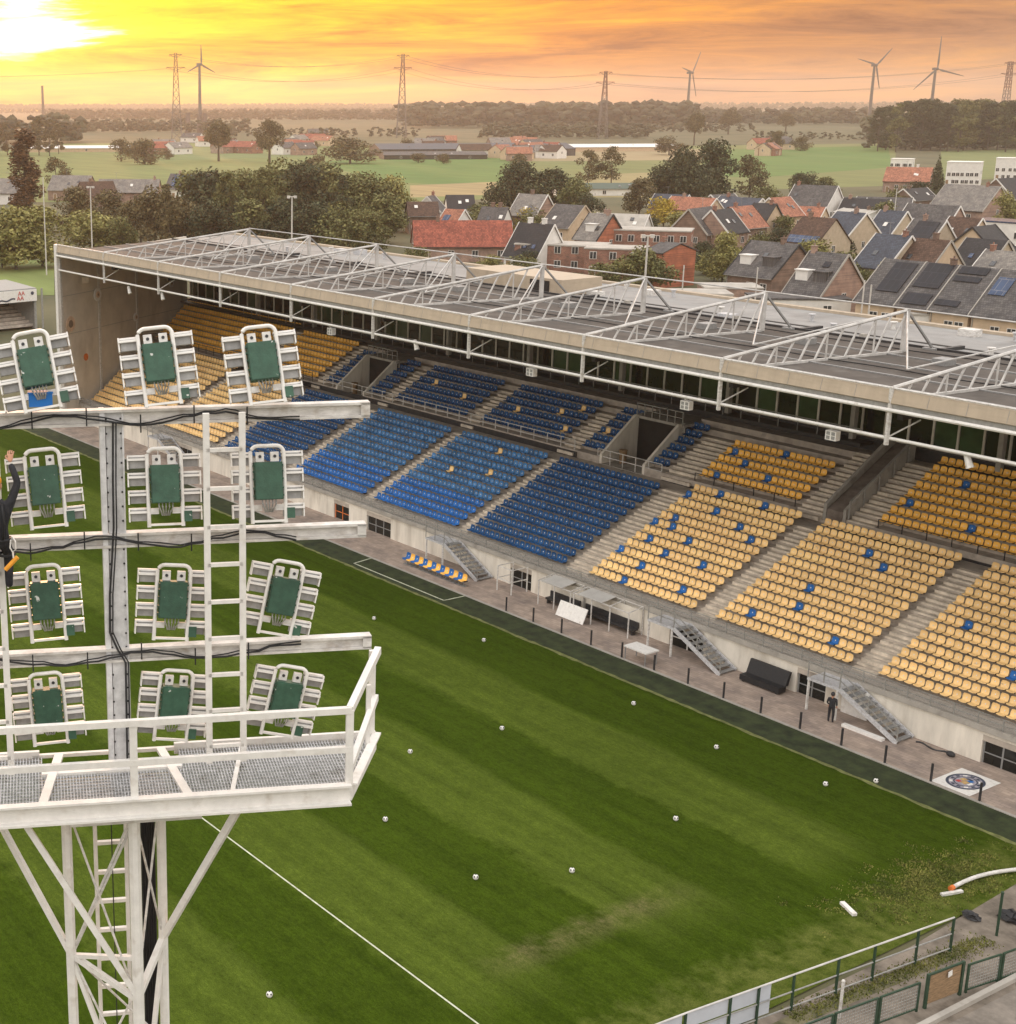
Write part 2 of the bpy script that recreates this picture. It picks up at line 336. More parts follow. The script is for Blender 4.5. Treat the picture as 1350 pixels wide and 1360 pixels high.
    # thin bare edge with weeds near the goal line
    ed = Mt('MULTIPLY', Mt('MULTIPLY', Mt('SUBTRACT', xe, -33.4), .55, None, True), Mt('MULTIPLY_ADD', f, 3.6, -1.2, True))
    c = mix(Mt('MULTIPLY', ed, .8), c, (.115,.13,.032))
    h_ = noise(26, 3, (.6, 1, 1), .8); rh = nn('ShaderNodeValToRGB'); rh.color_ramp.elements[0].position = .34; rh.color_ramp.elements[0].color = (.62,.64,.6,1); rh.color_ramp.elements[1].position = .66; rh.color_ramp.elements[1].color = (1.36,1.33,1.3,1); lk(h_, rh.inputs[0])
    c = mix(1.0, c, rh.outputs[0], 'MULTIPLY')
    lk(c, p.inputs['Base Color'])
    bp = nn('ShaderNodeBump'); bp.inputs['Strength'].default_value = .35; bp.inputs['Distance'].default_value = .06; lk(g, bp.inputs['Height']); lk(bp.outputs[0], p.inputs['Normal'])
    return m
m_pitch = pitch_mat()
sheet('pitch', [(-140,-6),(-29.9,-6),(-29.9,61.35),(-140,61.35)], 0.0, m_pitch)
m_turf = mat('dark_turf', (.017,.028,.009), .97, 0, .45, 1.1, .2, 14, col2=(.040,.054,.018))
sheet('turf_strip', [(-140,61.45),(-22,61.45),(-22,63.85),(-140,63.85)], 0.004, m_turf)
m_pale = mat('pale_grass_edge', (.13,.14,.045), .95, 0, .4, 2.2)
b = MB(); rnd = random.Random(3)
xs = np.linspace(-140, -30, 221); top = []; bot = []
for x in xs: top.append((x, 61.55+rnd.uniform(-.06,.06), .008)); bot.append((x, 61.30+rnd.uniform(-.08,.08), .008))
for i in range(len(xs)-1): b.add([bot[i],bot[i+1],top[i+1],top[i]],[(0,1,2,3)])
o = b.build('turf_edge', m_pale); o['kind'] = 'structure'
m_pave = tilemat('brown_paving', (.34,.275,.235), (.25,.205,.175), .5, .25, .85, .14, msize=.012)
sheet('pavement', [(-140,63.97),(-20,63.97),(-20,68.6),(-140,68.6)], .012, m_pave)
b = MB(); b.box(-140,-22,63.82,63.98,-.04,.05); o = b.build('kerb', m_conc); o['kind'] = 'structure'
m_line = mat('white_line_paint', (.48,.50,.38), .9, 0, .35, 2.5)
def line(name, pts, w, closed=False, z=.012):
    b = MB()
    for p, q in zip(pts[:-1], pts[1:]):
        p = Vector((*p,0)); q = Vector((*q,0)); d = (q-p).normalized(); n = Vector((-d.y,d.x,0))*w/2; e = d*w/2
        b.add([(*(p-e-n).xy,z),(*(q+e-n).xy,z),(*(q+e+n).xy,z),(*(p-e+n).xy,z)],[(0,1,2,3)])
    o = b.build(name, m_line); o['kind'] = 'structure'; return o
line('pitch_marking', [(-35,32.36),(-62,32.36)], .075)
line('technical_area_marking', [(-82.4,63.75),(-82.1,62.03),(-72.15,62.03),(-72.1,63.75)], .11, z=.02)
# path behind the goal line
m_dirt = mat('dirt_path', (.13,.108,.085), .95, 0, .3, .9, .2, 7, col2=(.25,.21,.17), detail=9)
sheet('path', [(-29.9,-6),(-10,-6),(-10,66),(-20,68.6),(-22,63.8),(-30.3,60.9),(-29.6,50)], .004, m_dirt)
m_slab = mat('old_concrete_apron', (.19,.165,.14), .9, 0, .4, .9, .3, 6)
sheet('apron', [(-26.2,20),(-10.5,20),(-10.5,60),(-25.6,56)], .010, m_slab)
b = MB(); b.bar((-26.35,30,.08),(-26.0,56,.08),.22,.22); o = b.build('kerb', m_conc); o['kind'] = 'structure'
sheet('verge', [(-29.3,38),(-28.7,41),(-28.45,45),(-28.2,49),(-28.15,51.5),(-28.5,53.2),(-28.8,51),(-28.9,47),(-29.2,43)], .009, mat('weedy_verge', (.07,.085,.03), .95, 0, .5, 1.2, col2=(.2,.17,.1)))
# far fields and meadows
def field(pts, col, z, var=.22, name='field', st=(.02,.15,1)):
    m = mat('meadow', col, .95, 0, var, 1.0, detail=8, coord='Object', stretch=st)
    P = [at(x, y) for x, y in pts]
    return sheet(name, [(p.x, p.y) for p in P], z, m)
field([(-40,205),(90,190),(420,190),(560,196),(700,200),(700,262),(540,268),(-40,268)], (.14,.165,.05), -.04)
field([(420,214),(560,210),(690,204),(690,240),(600,246),(500,240)], (.085,.150,.03), -.035)
field([(190,197),(420,196),(420,207),(190,214)], (.13,.165,.06), -.033)
field([(545,246),(660,241),(660,258),(545,262)], (.28,.21,.10), -.03)
field([(690,196),(1190,190),(1190,246),(690,262)], (.14,.155,.05), -.036)
field([(940,199),(1180,193),(1185,222),(1000,236),(930,232)], (.085,.150,.03), -.03)
field([(690,199),(950,198),(950,212),(690,214)], (.27,.21,.115), -.026)
field([(780,232),(880,228),(870,262),(770,262)], (.24,.20,.09), -.026)
field([(1250,200),(1360,198),(1360,236),(1250,240)], (.13,.155,.05), -.03)
field([(-60,345),(72,345),(72,392),(-60,392)], (.15,.19,.05), .0)
# ---------------------------------------------------------------- grandstand
GX0, GX1 = -136.4, -24.0
WY = 68.1
def rY(i): return 69.37+.775*i           # front of lower row i
def rZ(i): return 1.75+.355*i
def uY(j): return 80.78+.79*j
def uZ(j): return 6.55+.42*j
GS = root('grandstand', (-80, 70, 0), 'long covered football stand with sloped seating, glazed boxes and trussed roof', 'grandstand')
AIS = [(-46.85,-45.15),(-57.75,-56.2),(-68.9,-66.7),(-79.9,-78.75),(-91.05,-89.8),(-102.3,-100.95),(-113.4,-112.0),(-124.6,-123.2)]
# front wall with its openings
OPEN = [(-38.0,-35.9),(-49.0,-47.1),(-58.2,-55.6),(-72.4,-70.3),(-88.6,-85.6),(-92.9,-90.9),(-104,-101),(-118,-115)]
b = MB(); x = GX0
for a, c in sorted(OPEN):
    b.box(x, a, WY, WY+.3, 0, 1.70); b.box(a, c, WY, WY+.3, 1.52, 1.70); x = c
b.box(x, GX1, WY, WY+.3, 0, 1.70)
b.build('front_wall', m_concl, GS)
b = MB()
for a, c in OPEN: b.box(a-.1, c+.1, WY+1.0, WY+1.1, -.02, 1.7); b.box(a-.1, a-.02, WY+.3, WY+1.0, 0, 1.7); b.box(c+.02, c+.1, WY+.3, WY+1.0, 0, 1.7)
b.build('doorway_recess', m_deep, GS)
for k, (a, c) in enumerate(OPEN):
    b = MB(); n = max(2, int((c-a)/.9)); mi = 0
    for i in range(n+1):
        xx = a+.06+(c-a-.12)*i/n; b.box(xx-.04, xx+.04, WY+.12, WY+.2, 0, 1.5)
    b.box(a+.02, c-.02, WY+.12, WY+.2, 1.44, 1.515); b.box(a+.1, c-.1, WY+.13, WY+.19, .55, .61)
    d = b.build('door_frame', m_orange if k == 5 else (m_white if k in (2,) else m_grey), GS)
    if k == 5: d['label'] = 'orange door frame'
    b = MB(); b.box(a+.06, c-.06, WY+.15, WY+.165, .02, 1.45); b.build('door_glass', m_glass, d)
# lower terrace
def stepped(x0, x1, n, fy, fz, y0, z0, yend, zbot, extra=None):
    """side profile of steps extruded along x"""
    pts = [(y0, zbot), (y0, z0)]
    for i in range(n): pts += [(fy(i), (z0 if i == 0 else fz(i-1))), (fy(i), fz(i))]
    pts += [(yend, fz(n-1)), (yend, zbot)]
    b = MB(); k = len(pts); V = [(x0, *p) for p in pts]+[(x1, *p) for p in pts]
    F = [(i, i+1, k+i+1, k+i) for i in range(k-1)]
    return b.add(V, F)
b = stepped(GX0, GX1, 13, rY, lambda i: rZ(i) if i else 1.78, WY+.01, 1.72, 80.6, 1.2)
b.build('lower_terrace', m_step, GS)
b = MB(); b.box(GX0, GX1, WY-.12, WY+.22, 1.70, 1.98); b.build('parapet', m_conc, GS)
# lower aisles: half steps between rows
def aisle(x0, x1, n, fy, fz, hs, dy, i0=0):
    b = MB()
    for i in range(i0, n):
        b.box(x0, x1, fy(i)-dy/2, fy(i)+.002, fz(i)-hs*1.05, fz(i)-hs/2)
        b.box(x0, x1, fy(i)-.001, fy(i)+dy/2-.002, fz(i)-.1, fz(i)+.012)
    return b.build('stairway', m_aisle, GS)
for a, c in AIS: aisle(a+.08, c-.08, 13, rY, rZ, .355, .775, 1)
# mid walkway wall and upper terrace
VOM = [(-76.7,-72.3),(-109.9,-105.6)]
STEP = (-59.4,-53.6)
seg = []; x = GX0
for a, c in sorted(VOM)+[STEP]: seg.append((x, a)); x = c
seg.append((x, GX1))
for a, c in seg:
    b = stepped(a, c, 8, uY, lambda j: uZ(j), 80.60, 6.55, 87.6, 5.5)
    b.add([(a,80.6,5.5),(a,80.6,6.55)]+[q for j in range(8) for q in ((a,uY(j),uZ(j) if j==0 else uZ(j-1)),(a,uY(j),uZ(j)))]+[(a,87.6,uZ(7)),(a,87.6,5.5)],[tuple(range(20))])
    b.add([(c,80.6,5.5),(c,80.6,6.55)]+[q for j in range(8) for q in ((c,uY(j),uZ(j) if j==0 else uZ(j-1)),(c,uY(j),uZ(j)))]+[(c,87.6,uZ(7)),(c,87.6,5.5)],[tuple(range(20))[::-1]])
    b.build('upper_terrace', m_step, GS)
for a, c in VOM:
    b = MB(); b.box(a, c, 80.6, 87.6, 5.6, 6.05); b.build('exit_landing', m_conc, GS)
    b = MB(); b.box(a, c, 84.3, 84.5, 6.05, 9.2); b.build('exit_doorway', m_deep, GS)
    for xx, s in ((a, .22), (c-.22, .22)):
        b = MB(); P = [(xx,80.6,6.0),(xx,84.6,6.0),(xx,84.6,9.35),(xx,84.0,9.35),(xx,80.6,6.75)]
        b.prism(P, (s,0,0)); fixn(b.build('exit_side_wall', m_concl, GS))
    b = MB(); b.box(a-.2, c+.2, 84.2, 87.6, 9.1, 9.3)
    b.build('exit_roof', m_conc, GS)
    b = MB()
    for i in range(7): xx = a+(c-a)*i/6; b.bar((xx,84.3,9.3),(xx,84.3,10.2),.06)
    b.bar((a,84.3,10.2),(c,84.3,10.2),.07); b.bar((a,84.3,9.75),(c,84.3,9.75),.05); b.build('exit_railing', m_netgrey, GS)
    b = MB(); xx = a+1.0; b.tube([(xx,82.0,6.05),(xx,82.0,7.0)],.26,10,r2=.3); b.disc((xx,82.0,7.0),(0,0,1),.33,.06,12); b.build('litter_bin', m_timber, None)
    o = bpy.data.objects[-1] if False else None
# wide double stairs up to the boxes, with a solid balustrade between them
b = stepped(STEP[0], STEP[1], 8, uY, lambda j: uZ(j), 80.60, 6.2, 87.6, 5.5); b.build('upper_terrace', m_step, GS)
def aisle_u(x0, x1, n=8):
    b = MB()
    for j in range(0, n):
        b.box(x0, x1, uY(j)-.395, uY(j)+.002, uZ(j)-.44, uZ(j)-.21); b.box(x0, x1, uY(j)-.001, uY(j)+.393, uZ(j)-.1, uZ(j)+.012)
    return b.build('stairway', m_aisle, GS)
aisle_u(-59.3,-57.45); aisle_u(-55.6,-53.65)
b = MB(); P = [(-57.35,80.7,6.1),(-57.35,87.3,9.6),(-57.35,87.3,10.75),(-57.35,86.6,10.75),(-57.35,80.7,7.25)]
b.prism(P,(.22,0,0)); b.prism([(p[0]+1.45,p[1],p[2]-.1) for p in P],(.2,0,0)); fixn(b.build('balustrade', m_conc, GS))
b = MB(); b.add([(-57.1,80.75,6.95),(-55.95,80.75,6.95),(-55.95,87.2,10.4),(-57.1,87.2,10.4)],[(0,1,2,3)]); b.add([(-57.1,80.7,6.2),(-55.95,80.7,6.2),(-55.95,80.75,6.95),(-57.1,80.75,6.95)],[(0,1,2,3)]); b.build('balustrade_infill', mat('brown_concrete', (.17,.14,.12), .9, 0, .3, 1.5), GS)
b = MB()
for i in range(5):
    t = i/4; b.bar((-55.55,80.8+5.6*t,6.55+2.95*t),(-55.55,80.8+5.6*t,7.75+2.95*t),.07)
b.bar((-55.55,80.8,7.75),(-55.55,86.4,10.7),.07); b.build('handrail', m_netgrey, GS)
UA = [(-70.6,-67.9),(-81.0,-79.2),(-92.2,-90.6),(-103.4,-101.9),(-113.6,-112.2),(-124.6,-123.2),(-42.3,-40.9)]
for a, c in UA: aisle_u(a+.08, c-.08, 6 if a > -110 and a < -60 else 8)
# railings: parapet rail at the front, rail along the mid walkway
def railing(name, x0, x1, y, z, h, sp, m, rails=(1.0,), r=.05, panel=None):
    b = MB(); n = max(1, round((x1-x0)/sp))
    for i in range(n+1):
        xx = x0+(x1-x0)*i/n; b.bar((xx,y,z),(xx,y,z+h),r)
    for q in rails: b.bar((x0,y,z+h*q),(x1,y,z+h*q),r*.9)
    ob = b.build(name, m, GS)
    if panel: bb = MB(); bb.box(x0,x1,y-.012,y+.012,z+.05,z+h*.9); bb.build('railing_mesh', panel, ob)
    return ob
m_mesh = bpy.data.materials.new('wire_mesh'); m_mesh.use_nodes = True
_t = m_mesh.node_tree; _p = _t.nodes['Principled BSDF']; _p.inputs['Base Color'].default_value = (.32,.31,.29,1); _p.inputs['Alpha'].default_value = .30; _p.inputs['Roughness'].default_value = .6
railing('front_railing', GX0, GX1, WY+.02, 1.98, .62, 1.3, m_netgrey, (1.0,.5), .045, m_mesh)
railing('walkway_railing', GX0+.3, -113.8, 80.72, 6.5, .85, 1.45, m_dark, (1.0,.5))
railing('walkway_railing', -112, -79.4, 80.72, 6.5, .8, 1.45, m_white2, (1.0,.45), .055)
railing('walkway_railing', -77, -70.8, 80.72, 6.05, 1.05, 1.2, m_white2, (1.0,.5), .055)
railing('walkway_railing', -67.8, -59.5, 80.72, 6.5, .6, 1.6, m_dark, (1.0,), .05)
railing('walkway_railing', -53.4, GX1, 80.72, 6.5, .6, 1.6, m_dark, (1.0,), .05)
b = MB(); b.box(GX0,-79.0,80.50,80.585,6.02,6.45); b.box(-70.6,-59.5,80.50,80.585,6.02,6.16); b.box(-53.5,GX1,80.50,80.585,6.02,6.16); b.build('walkway_shadow_strip', m_dark, GS)  # dark strips stand in for the shadow line at the upper tier's foot
# glazed boxes at the back
b = MB(); b.box(GX0, GX1, 87.6, 87.85, 5.6, 10.3); b.build('box_front_wall', m_dark, GS)
b = MB(); b.box(GX0, -59, 86.2, 87.6, 9.95, 10.15); b.build('box_balcony', m_dark, GS)
b = MB(); n = int((-59-GX0)/1.6)
for i in range(n): xx = GX0+.4+1.6*i; b.bar((xx,86.25,10.15),(xx,86.25,11.1),.05)
b.bar((GX0,86.25,11.1),(-59,86.25,11.1),.06); b.build('balcony_railing', m_grey, GS)
rnd = random.Random(8)
n = int((GX1-GX0+12)/1.73)
for i in range(n):
    xx = GX0-12.06+1.73*i; g_ = rnd.random() < (.30 if xx < -62 else .45)
    bb = MB(); bb.box(xx+.06, xx+1.67, 88.02, 88.05, 10.42, 12.95); o = bb.build('box_window', m_glassg if g_ else m_glass, GS)
    if g_: o['label'] = 'green tinted box window'
b = MB()
for i in range(n+1): xx = GX0-12.06+1.73*i; b.box(xx-.07, xx+.07, 87.93, 88.1, 10.3, 13.05)
b.box(GX0,GX1,87.92,88.11,10.3,10.42); b.box(GX0,GX1,87.92,88.11,12.95,13.1); b.build('box_window_frame', m_concl, GS)
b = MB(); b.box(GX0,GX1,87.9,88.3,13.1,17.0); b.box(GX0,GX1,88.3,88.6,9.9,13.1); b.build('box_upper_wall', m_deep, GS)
for k in range(-1, 11):
    xx = -126.43+10.378*k+3.9
    if xx < GX1 and xx > GX0: b = MB(); b.box(xx-.16, xx+.16, 86.9, 87.3, 10.0, 17.2); b.build('column', m_conc, GS)
# roof
XT0 = -126.43
b = MB()
b.add([(GX0,66.3,17.75),(GX1,66.3,17.75),(GX1,84.9,17.22),(GX0,84.9,17.22),(GX0,66.3,17.35),(GX1,66.3,17.35),(GX1,84.9,17.0),(GX0,84.9,17.0)],[(0,1,2,3),(7,6,5,4),(0,4,5,1),(1,5,6,2),(2,6,7,3),(3,7,4,0)])
b.build('roof', m_roofd, GS)
b = MB()
b.add([(GX0,84.9,17.05),(GX1,84.9,17.05),(GX1,97,16.75),(GX0,97,16.75),(GX0,84.9,16.7),(GX1,84.9,16.7),(GX1,97,16.4),(GX0,97,16.4)],[(0,1,2,3),(7,6,5,4),(0,4,5,1),(1,5,6,2),(2,6,7,3),(3,7,4,0)])
rb = b.build('rear_roof', m_roofg, GS)
b = MB(); b.box(GX0,GX1,84.80,84.96,16.9,17.36); b.build('roof_step', m_dark, GS)
b = MB(); b.box(GX0,GX1,97.0,97.2,12,16.95); b.box(GX0,GX1,96.6,97.05,16.75,16.95); b.build('back_wall', m_cream, GS)
# grey seams on the front roof strips
b = MB()
for k in range(0, 11):
    for q in (.33,.66): pass
for y in (69.3, 72.9, 76.5, 80.2): b.bar((GX0,y,17.72-(y-66.3)*.0285+.05),(GX1,y,17.72-(y-66.3)*.0285+.05),.14,.1)
b.build('roof_purlin', m_grey, GS)
# fascia: sloped cream sheet, grey soffit edge and a white gutter tube
b = MB(); P = [(GX0,65.55,18.35),(GX0,65.40,17.72),(GX0,65.50,17.66),(GX0,66.35,17.66),(GX0,66.35,17.95),(GX0,65.75,18.40)]
b.prism(P,(GX1-GX0,0,0)); fixn(b.build('fascia', m_cream, GS))
b = MB()
for z in (17.93, 18.12): b.bar((GX0,65.43+(z-17.72)*.24-.008,z),(GX1,65.43+(z-17.72)*.24-.008,z),.012,.02)
for k in range(56): xx = GX0+1+2.0*k; b.bar((xx,65.40,17.74),(xx,65.54,18.33),.016,.012)
b.build('fascia_seam', m_grey, GS)
rv = random.Random(17)
for k in range(22):
    xx = rv.uniform(GX0+4,-40); yy = rv.uniform(86,95); b = MB()
    if k % 3: b.tube([(xx,yy,16.8),(xx,yy,17.35)],.16,8); b.disc((xx,yy,17.36),(0,0,1),.26,.07,10)
    else: b.box(xx-.6,xx+.6,yy-.45,yy+.45,16.75,17.3)
    b.build('roof_vent', m_galv if k % 2 else m_white2, GS)
for k in range(8):
    xx = XT0+10.378*k+rv.uniform(2,8); b = MB(); b.box(xx-.5,xx+.5,70.5+rv.uniform(0,8),71.3+rv.uniform(8,9),17.45,17.85) if False else b.box(xx-.45,xx+.45,79,80,17.3,17.75); b.build('roof_box', m_grey, GS)
b = MB()
for y in (74.7, 82.6): b.tube([(GX0+3+i*2.0, y+.12*math.sin(i*1.7), 17.78-(y-66.3)*.0285+.06) for i in range(52)],.04,5)
b.build('roof_cable', m_black, GS)
b = MB(); b.box(GX0,GX1,65.52,66.3,17.36,17.655); b.build('fascia_soffit', m_netgrey, GS)
b = MB(); b.tube([(GX0,65.42,17.36),(GX1,65.42,17.36)],.10,8); b.build('gutter', m_white, GS)
b = MB(); b.tube([(GX0,65.55,18.44),(GX1,65.55,18.44)],.055,6); b.build('fascia_rail', m_white2, GS)
b = MB(); b.tube([(GX0,65.6,15.94),(GX1,65.6,15.94)],.085,8); b.build('hanging_tube', m_white, GS)
XT = [-126.43+10.378*k for k in range(0, 10)]
for xx in XT:
    b = MB(); b.bar((xx,65.5,15.6),(xx,65.5,18.5),.17,.17); b.bar((xx+.1,65.55,16.05),(xx+1.0,66.6,16.9),.06); b.build('hanger_post', m_white2, GS)
# soffit of the roof, beams
b = MB()
for xx in XT: b.box(xx-.15,xx+.15,66.4,88,16.75,17.2)
b.build('roof_beam', m_dark, GS)
# roof trusses standing on top of the roof
def truss(xx):
    b = MB(); w = .35
    F = Vector((xx,65.6,18.45)); A = Vector((xx,81.8,19.85)); base = lambda y: Vector((xx,y,17.82-(y-66.3)*.0285))
    b.tube([F,A],.10,6)
    n = 11
    for i in range(1, n+1):
        t = i/n; top = F.lerp(A, t); y = 65.6+16.2*t
        if i % 3 == 0: b.bar(base(y), top, .075)
        yb = 66.6+15.2*(i-1)/n
        p0 = base(max(66.6, yb-.1)); b.bar(p0+Vector((-.0,0,0)), top, .09)
    b.bar(base(66.4), base(81.8), .14); b.bar(base(81.8), A+Vector((0,0,.05)), .26)
    ob = b.build('roof_truss', m_truss, GS)
    b = MB(); b.bar(A, (xx,84.75,17.35), .12); b.bar((xx-.4,84.5,17.3),(xx+.4,84.5,17.3),.3,.12)
    # splayed ties beside the truss
    b.build('truss_stay', m_grey, ob)
    b = MB()
    for s in (-1, 1):
        if GX0+1 < xx+s*5.19 < GX1-1: b.tube([A, (xx+s*5.19,74.5,17.75)],.05,5)
    b.tube([A+Vector((0,0,.1)),(xx+10.378,81.8,19.95)] if xx+10.378 < GX1 else [A, A+Vector((2,0,0))],.05,5)
    b.build('truss_tie', m_truss, ob)
for xx in XT: truss(xx)
# plant room on the rear roof
b = MB(); b.box(-98.5,-87.0,86.0,90.5,16.9,18.25); pr = b.build('plant_room', m_cream, GS)
b = MB(); b.box(-90.6,-88.4,85.93,86.02,17.15,18.05); b.build('plant_room_opening', m_deep, pr)
# end wall of the stand
b = MB()
for y0, y1 in ((66.1,71.6),(71.9,78.0),(78.3,87.6)): b.box(GX0-.3,GX0,y0,y1,0,17.3)
b.build('end_wall', m_panel, GS)
b = MB()
for y in (65.85,71.75,78.15): b.box(GX0-.45,GX0+.15,y-.16,y+.16,0,17.35)
b.build('end_wall_rib', m_white2, GS)
b = MB(); b.box(GX0-.42,GX0+.12,65.35,65.69,0,18.45); b.build('end_column', m_white, GS)
b = MB(); b.box(GX0,GX0+.02,66.1,87.6,9.3,9.34); b.box(GX0,GX0+.02,66.1,87.6,13.2,13.24); b.build('panel_joint', m_grey, GS)
# metal stairs from the parapet down to the pavement
def metal_stairs(x0, label=None):
    b = MB(); y0, y1 = 66.55, 67.95; n = 10; z1 = 1.85; run = 3.6
    for y in (y0, y1): b.bar((x0,y,z1-.05),(x0+run,y,.05),.07,.26)
    st = b.build('metal_stairway', m_galv, GS)
    b = MB()
    for i in range(n):
        t = (i+.5)/n; b.box(x0+run*t-.15,x0+run*t+.15,y0+.05,y1-.05,z1*(1-t)-.02,z1*(1-t)+.03)
    b.build('tread', m_grey, st)
    b = MB(); b.box(x0-2.0,x0,y0-.05,y1+.1,z1-.12,z1); b.build('stair_landing', m_galv, st)
    b = MB()
    for y in (y0,):
        for t in (0,.5,1): p = Vector((x0+run*t,y,z1*(1-t))); b.bar(p,p+Vector((0,0,.9)),.05)
        for h in (.45,.9): b.bar((x0,y,z1+h),(x0+run,y,h),.045)
        for h in (.45,.9): b.bar((x0-2,y,z1+h),(x0,y,z1+h),.045)
        for xx in (x0-2,x0-1): b.bar((xx,y,z1),(xx,y,z1+.9),.05)
    b.build('stair_handrail', m_netgrey, st)
    b = MB()
    for xx in (x0-1.9,x0-.1): b.bar((xx,y0,0),(xx,y0,z1-.1),.1)
    b.build('stair_post', m_white2, st)
for x0 in (-45.2,-56.6,-77.6,-118.5): metal_stairs(x0)
# the far end of the stand runs off at a slant, following the street behind it
SKEW = .55
def slant(ob):
    for ch in ob.children:
        if ch.type == 'MESH':
            for v in ch.data.vertices:
                X, Y = v.co.x-80, v.co.y+70
                if X < -135.7 and Y > 65.6 and 'window' not in ch.name: v.co.x -= SKEW*(Y-65.6)
        slant(ch)
slant(GS)
def on_end(x, y):
    d = ray(x, y); n = Vector((1, SKEW, 0)); return CAM+d*((GX0+.06+SKEW*65.6-CAM.dot(n))/d.dot(n))
for o in list(bpy.data.objects):
    if o.name.startswith('litter_bin'): tag(o, 'round stone-coloured litter bin in the dark exit opening of the %s tier exit' % ('nearer' if o.data.vertices[0].co.x > -90 else 'farther'), 'litter bin', 'bins in the tier exits')
# ---------------------------------------------------------------- seats
def seat_template():
    """moulded shell seat facing -y: curved pan and back with thickness, and a bracket"""
    prof = [(-.235,.385),(-.205,.41),(-.05,.395),(.06,.39),(.12,.42),(.16,.53),(.182,.64),(.195,.74),(.178,.77)]
    us = [-1,-.8,-.3,.3,.8,1]
    V = []; F = []
    for side in (0, 1):
        for i, (y, z) in enumerate(prof):
            for u in us:
                w = .224*(1-.14*(i > 6)*(i-6)); lift = .035*max(0, abs(u)-.45)/.55
                ny, nz = (0, 1) if i < 4 else (-1, 0)
                t = .018*side
                V.append((u*w, y+ny*(lift-t), z+nz*(lift-t)))
    k = len(us); n = len(prof); o = k*n
    for s in (0, 1):
        for i in range(n-1):
            for j in range(k-1):
                q = (s*o+i*k+j, s*o+i*k+j+1, s*o+(i+1)*k+j+1, s*o+(i+1)*k+j); F.append(q if s == 0 else q[::-1])
    for i in range(n-1):
        for j in (0, k-1):
            q = (i*k+j, (i+1)*k+j, o+(i+1)*k+j, o+i*k+j); F.append(q if j == 0 else q[::-1])
    for i in (0, n-1):
        for j in range(k-1):
            q = (i*k+j, o+i*k+j, o+i*k+j+1, i*k+j+1); F.append(q if i == 0 else q[::-1])
    return V, F
SV, SF = seat_template()
bs = MB(); bs.box(-.17,.17,.02,.07,.30,.385); bs.box(-.03,.03,.03,.36,.26,.30)
for _k in range(1): bs.add([(.035*math.cos(R(60*i)), .152+.0035*math.sin(R(60*i))*5, .56+.04*math.sin(R(60*i))) for i in range(6)], [(0,1,2,3,4,5)])
BV, BF = bs.v, bs.f
PITCHX = .517
blue_px = [(1155.6,740),(1174,759.6),(1108,857),(1288,836.5),(1292.6,705),(911,660),(955.6,661),(1013,676.7),(950,683),(895.6,692),(861,694),(892,704),(981,704),(862,720),(913,723),(995.6,721),(816.7,732),(975.6,602),(1044,605.6),(990,617.8),(1020,637.8),(952,633),(884,739),(853,756),(932,756),(906,789),(831,773),(994,817),(1062,810),(1076,785),(1349,906),(1283,644),(1207,671)]
yel_px = [(664,603),(599.5,627),(650.5,632),(686,544.5),(745,548),(773,544.5),(750.7,572.5),(615,527),(580,509),(803.7,573.4)]
seats = []   # (pos, colour, tier, row, block name, index in row)
def block(x0, x1, tier, rows, colour, bname, start=0):
    n = int((x1-x0)/PITCHX+.42); off = (x1-x0-n*PITCHX)/2
    for r_ in rows:
        for k in range(n):
            X = x0+off+PITCHX*(k+.5)
            Y, Z = (rY(r_)+.47, rZ(r_)) if tier == 'lower' else (uY(r_)+.47, uZ(r_))
            c = colour(r_, k) if callable(colour) else colour
            seats.append([Vector((X, Y, Z)), c, tier, r_, bname, k])
LB = [(-45.1,-34.25,'yel','right lower block'),(-56.15,-46.9,'yel','second lower block'),(-66.65,-57.8,'yel','third lower block'),
      (-78.7,-68.95,'blu','dark blue lower block'),(-89.75,-79.95,'mix','middle blue block'),(-100.9,-91.1,'mix','far blue block'),(-111.95,-102.35,'blu','blue block by the mast'),
      (-123.15,-113.45,'yel','far yellow block'),(-32.9,-26,'yel','block past the edge')]
for a, c, col, nm in LB:
    rows = range(13) if col == 'yel' else range(12)
    block(a, c, 'lower', rows, (lambda r_, k: 'blub' if r_ < 4 else 'blug') if col == 'mix' else col, nm)
for r_ in range(13): block(-135.7-SKEW*(rY(r_)+.5-65.6),-124.65,'lower',[r_],'yel','farthest yellow block')
block(-40.85,-30,'upper',range(8),'yel','edge upper block')
block(-53.6,-42.35,'upper',range(0,6),'yel','upper right block')
block(-53.6,-42.35,'upper',range(6,8),'yel','upper right block')
block(-67.85,-59.45,'upper',range(5),'yel','upper middle block')
block(-72.2,-70.65,'upper',range(6),'blu','blue upper strip'); block(-79.15,-76.8,'upper',range(6),'blu','blue upper strip')
block(-90.55,-81.05,'upper',range(6),'blu','near blue upper block'); block(-101.85,-92.25,'upper',range(6),'blu','far blue upper block')
block(-105.5,-103.45,'upper',range(6),'blu','blue upper strip'); block(-112.15,-109.95,'upper',range(6),'blu','blue upper strip')
block(-123.15,-113.65,'upper',range(7),'yel','far yellow upper block')
for r_ in range(8): block(-135.7-SKEW*(uY(r_)+.5-65.6),-124.65,'upper',[r_],'yel','farthest yellow upper block')
P2 = [pj(s[0]+Vector((0,0,.5))) for s in seats]
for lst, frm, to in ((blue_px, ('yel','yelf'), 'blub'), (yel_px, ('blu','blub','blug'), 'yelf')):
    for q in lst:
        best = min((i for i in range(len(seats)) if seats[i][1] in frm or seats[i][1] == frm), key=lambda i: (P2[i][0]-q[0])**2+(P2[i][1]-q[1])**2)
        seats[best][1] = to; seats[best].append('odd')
m_wht0 = m_white
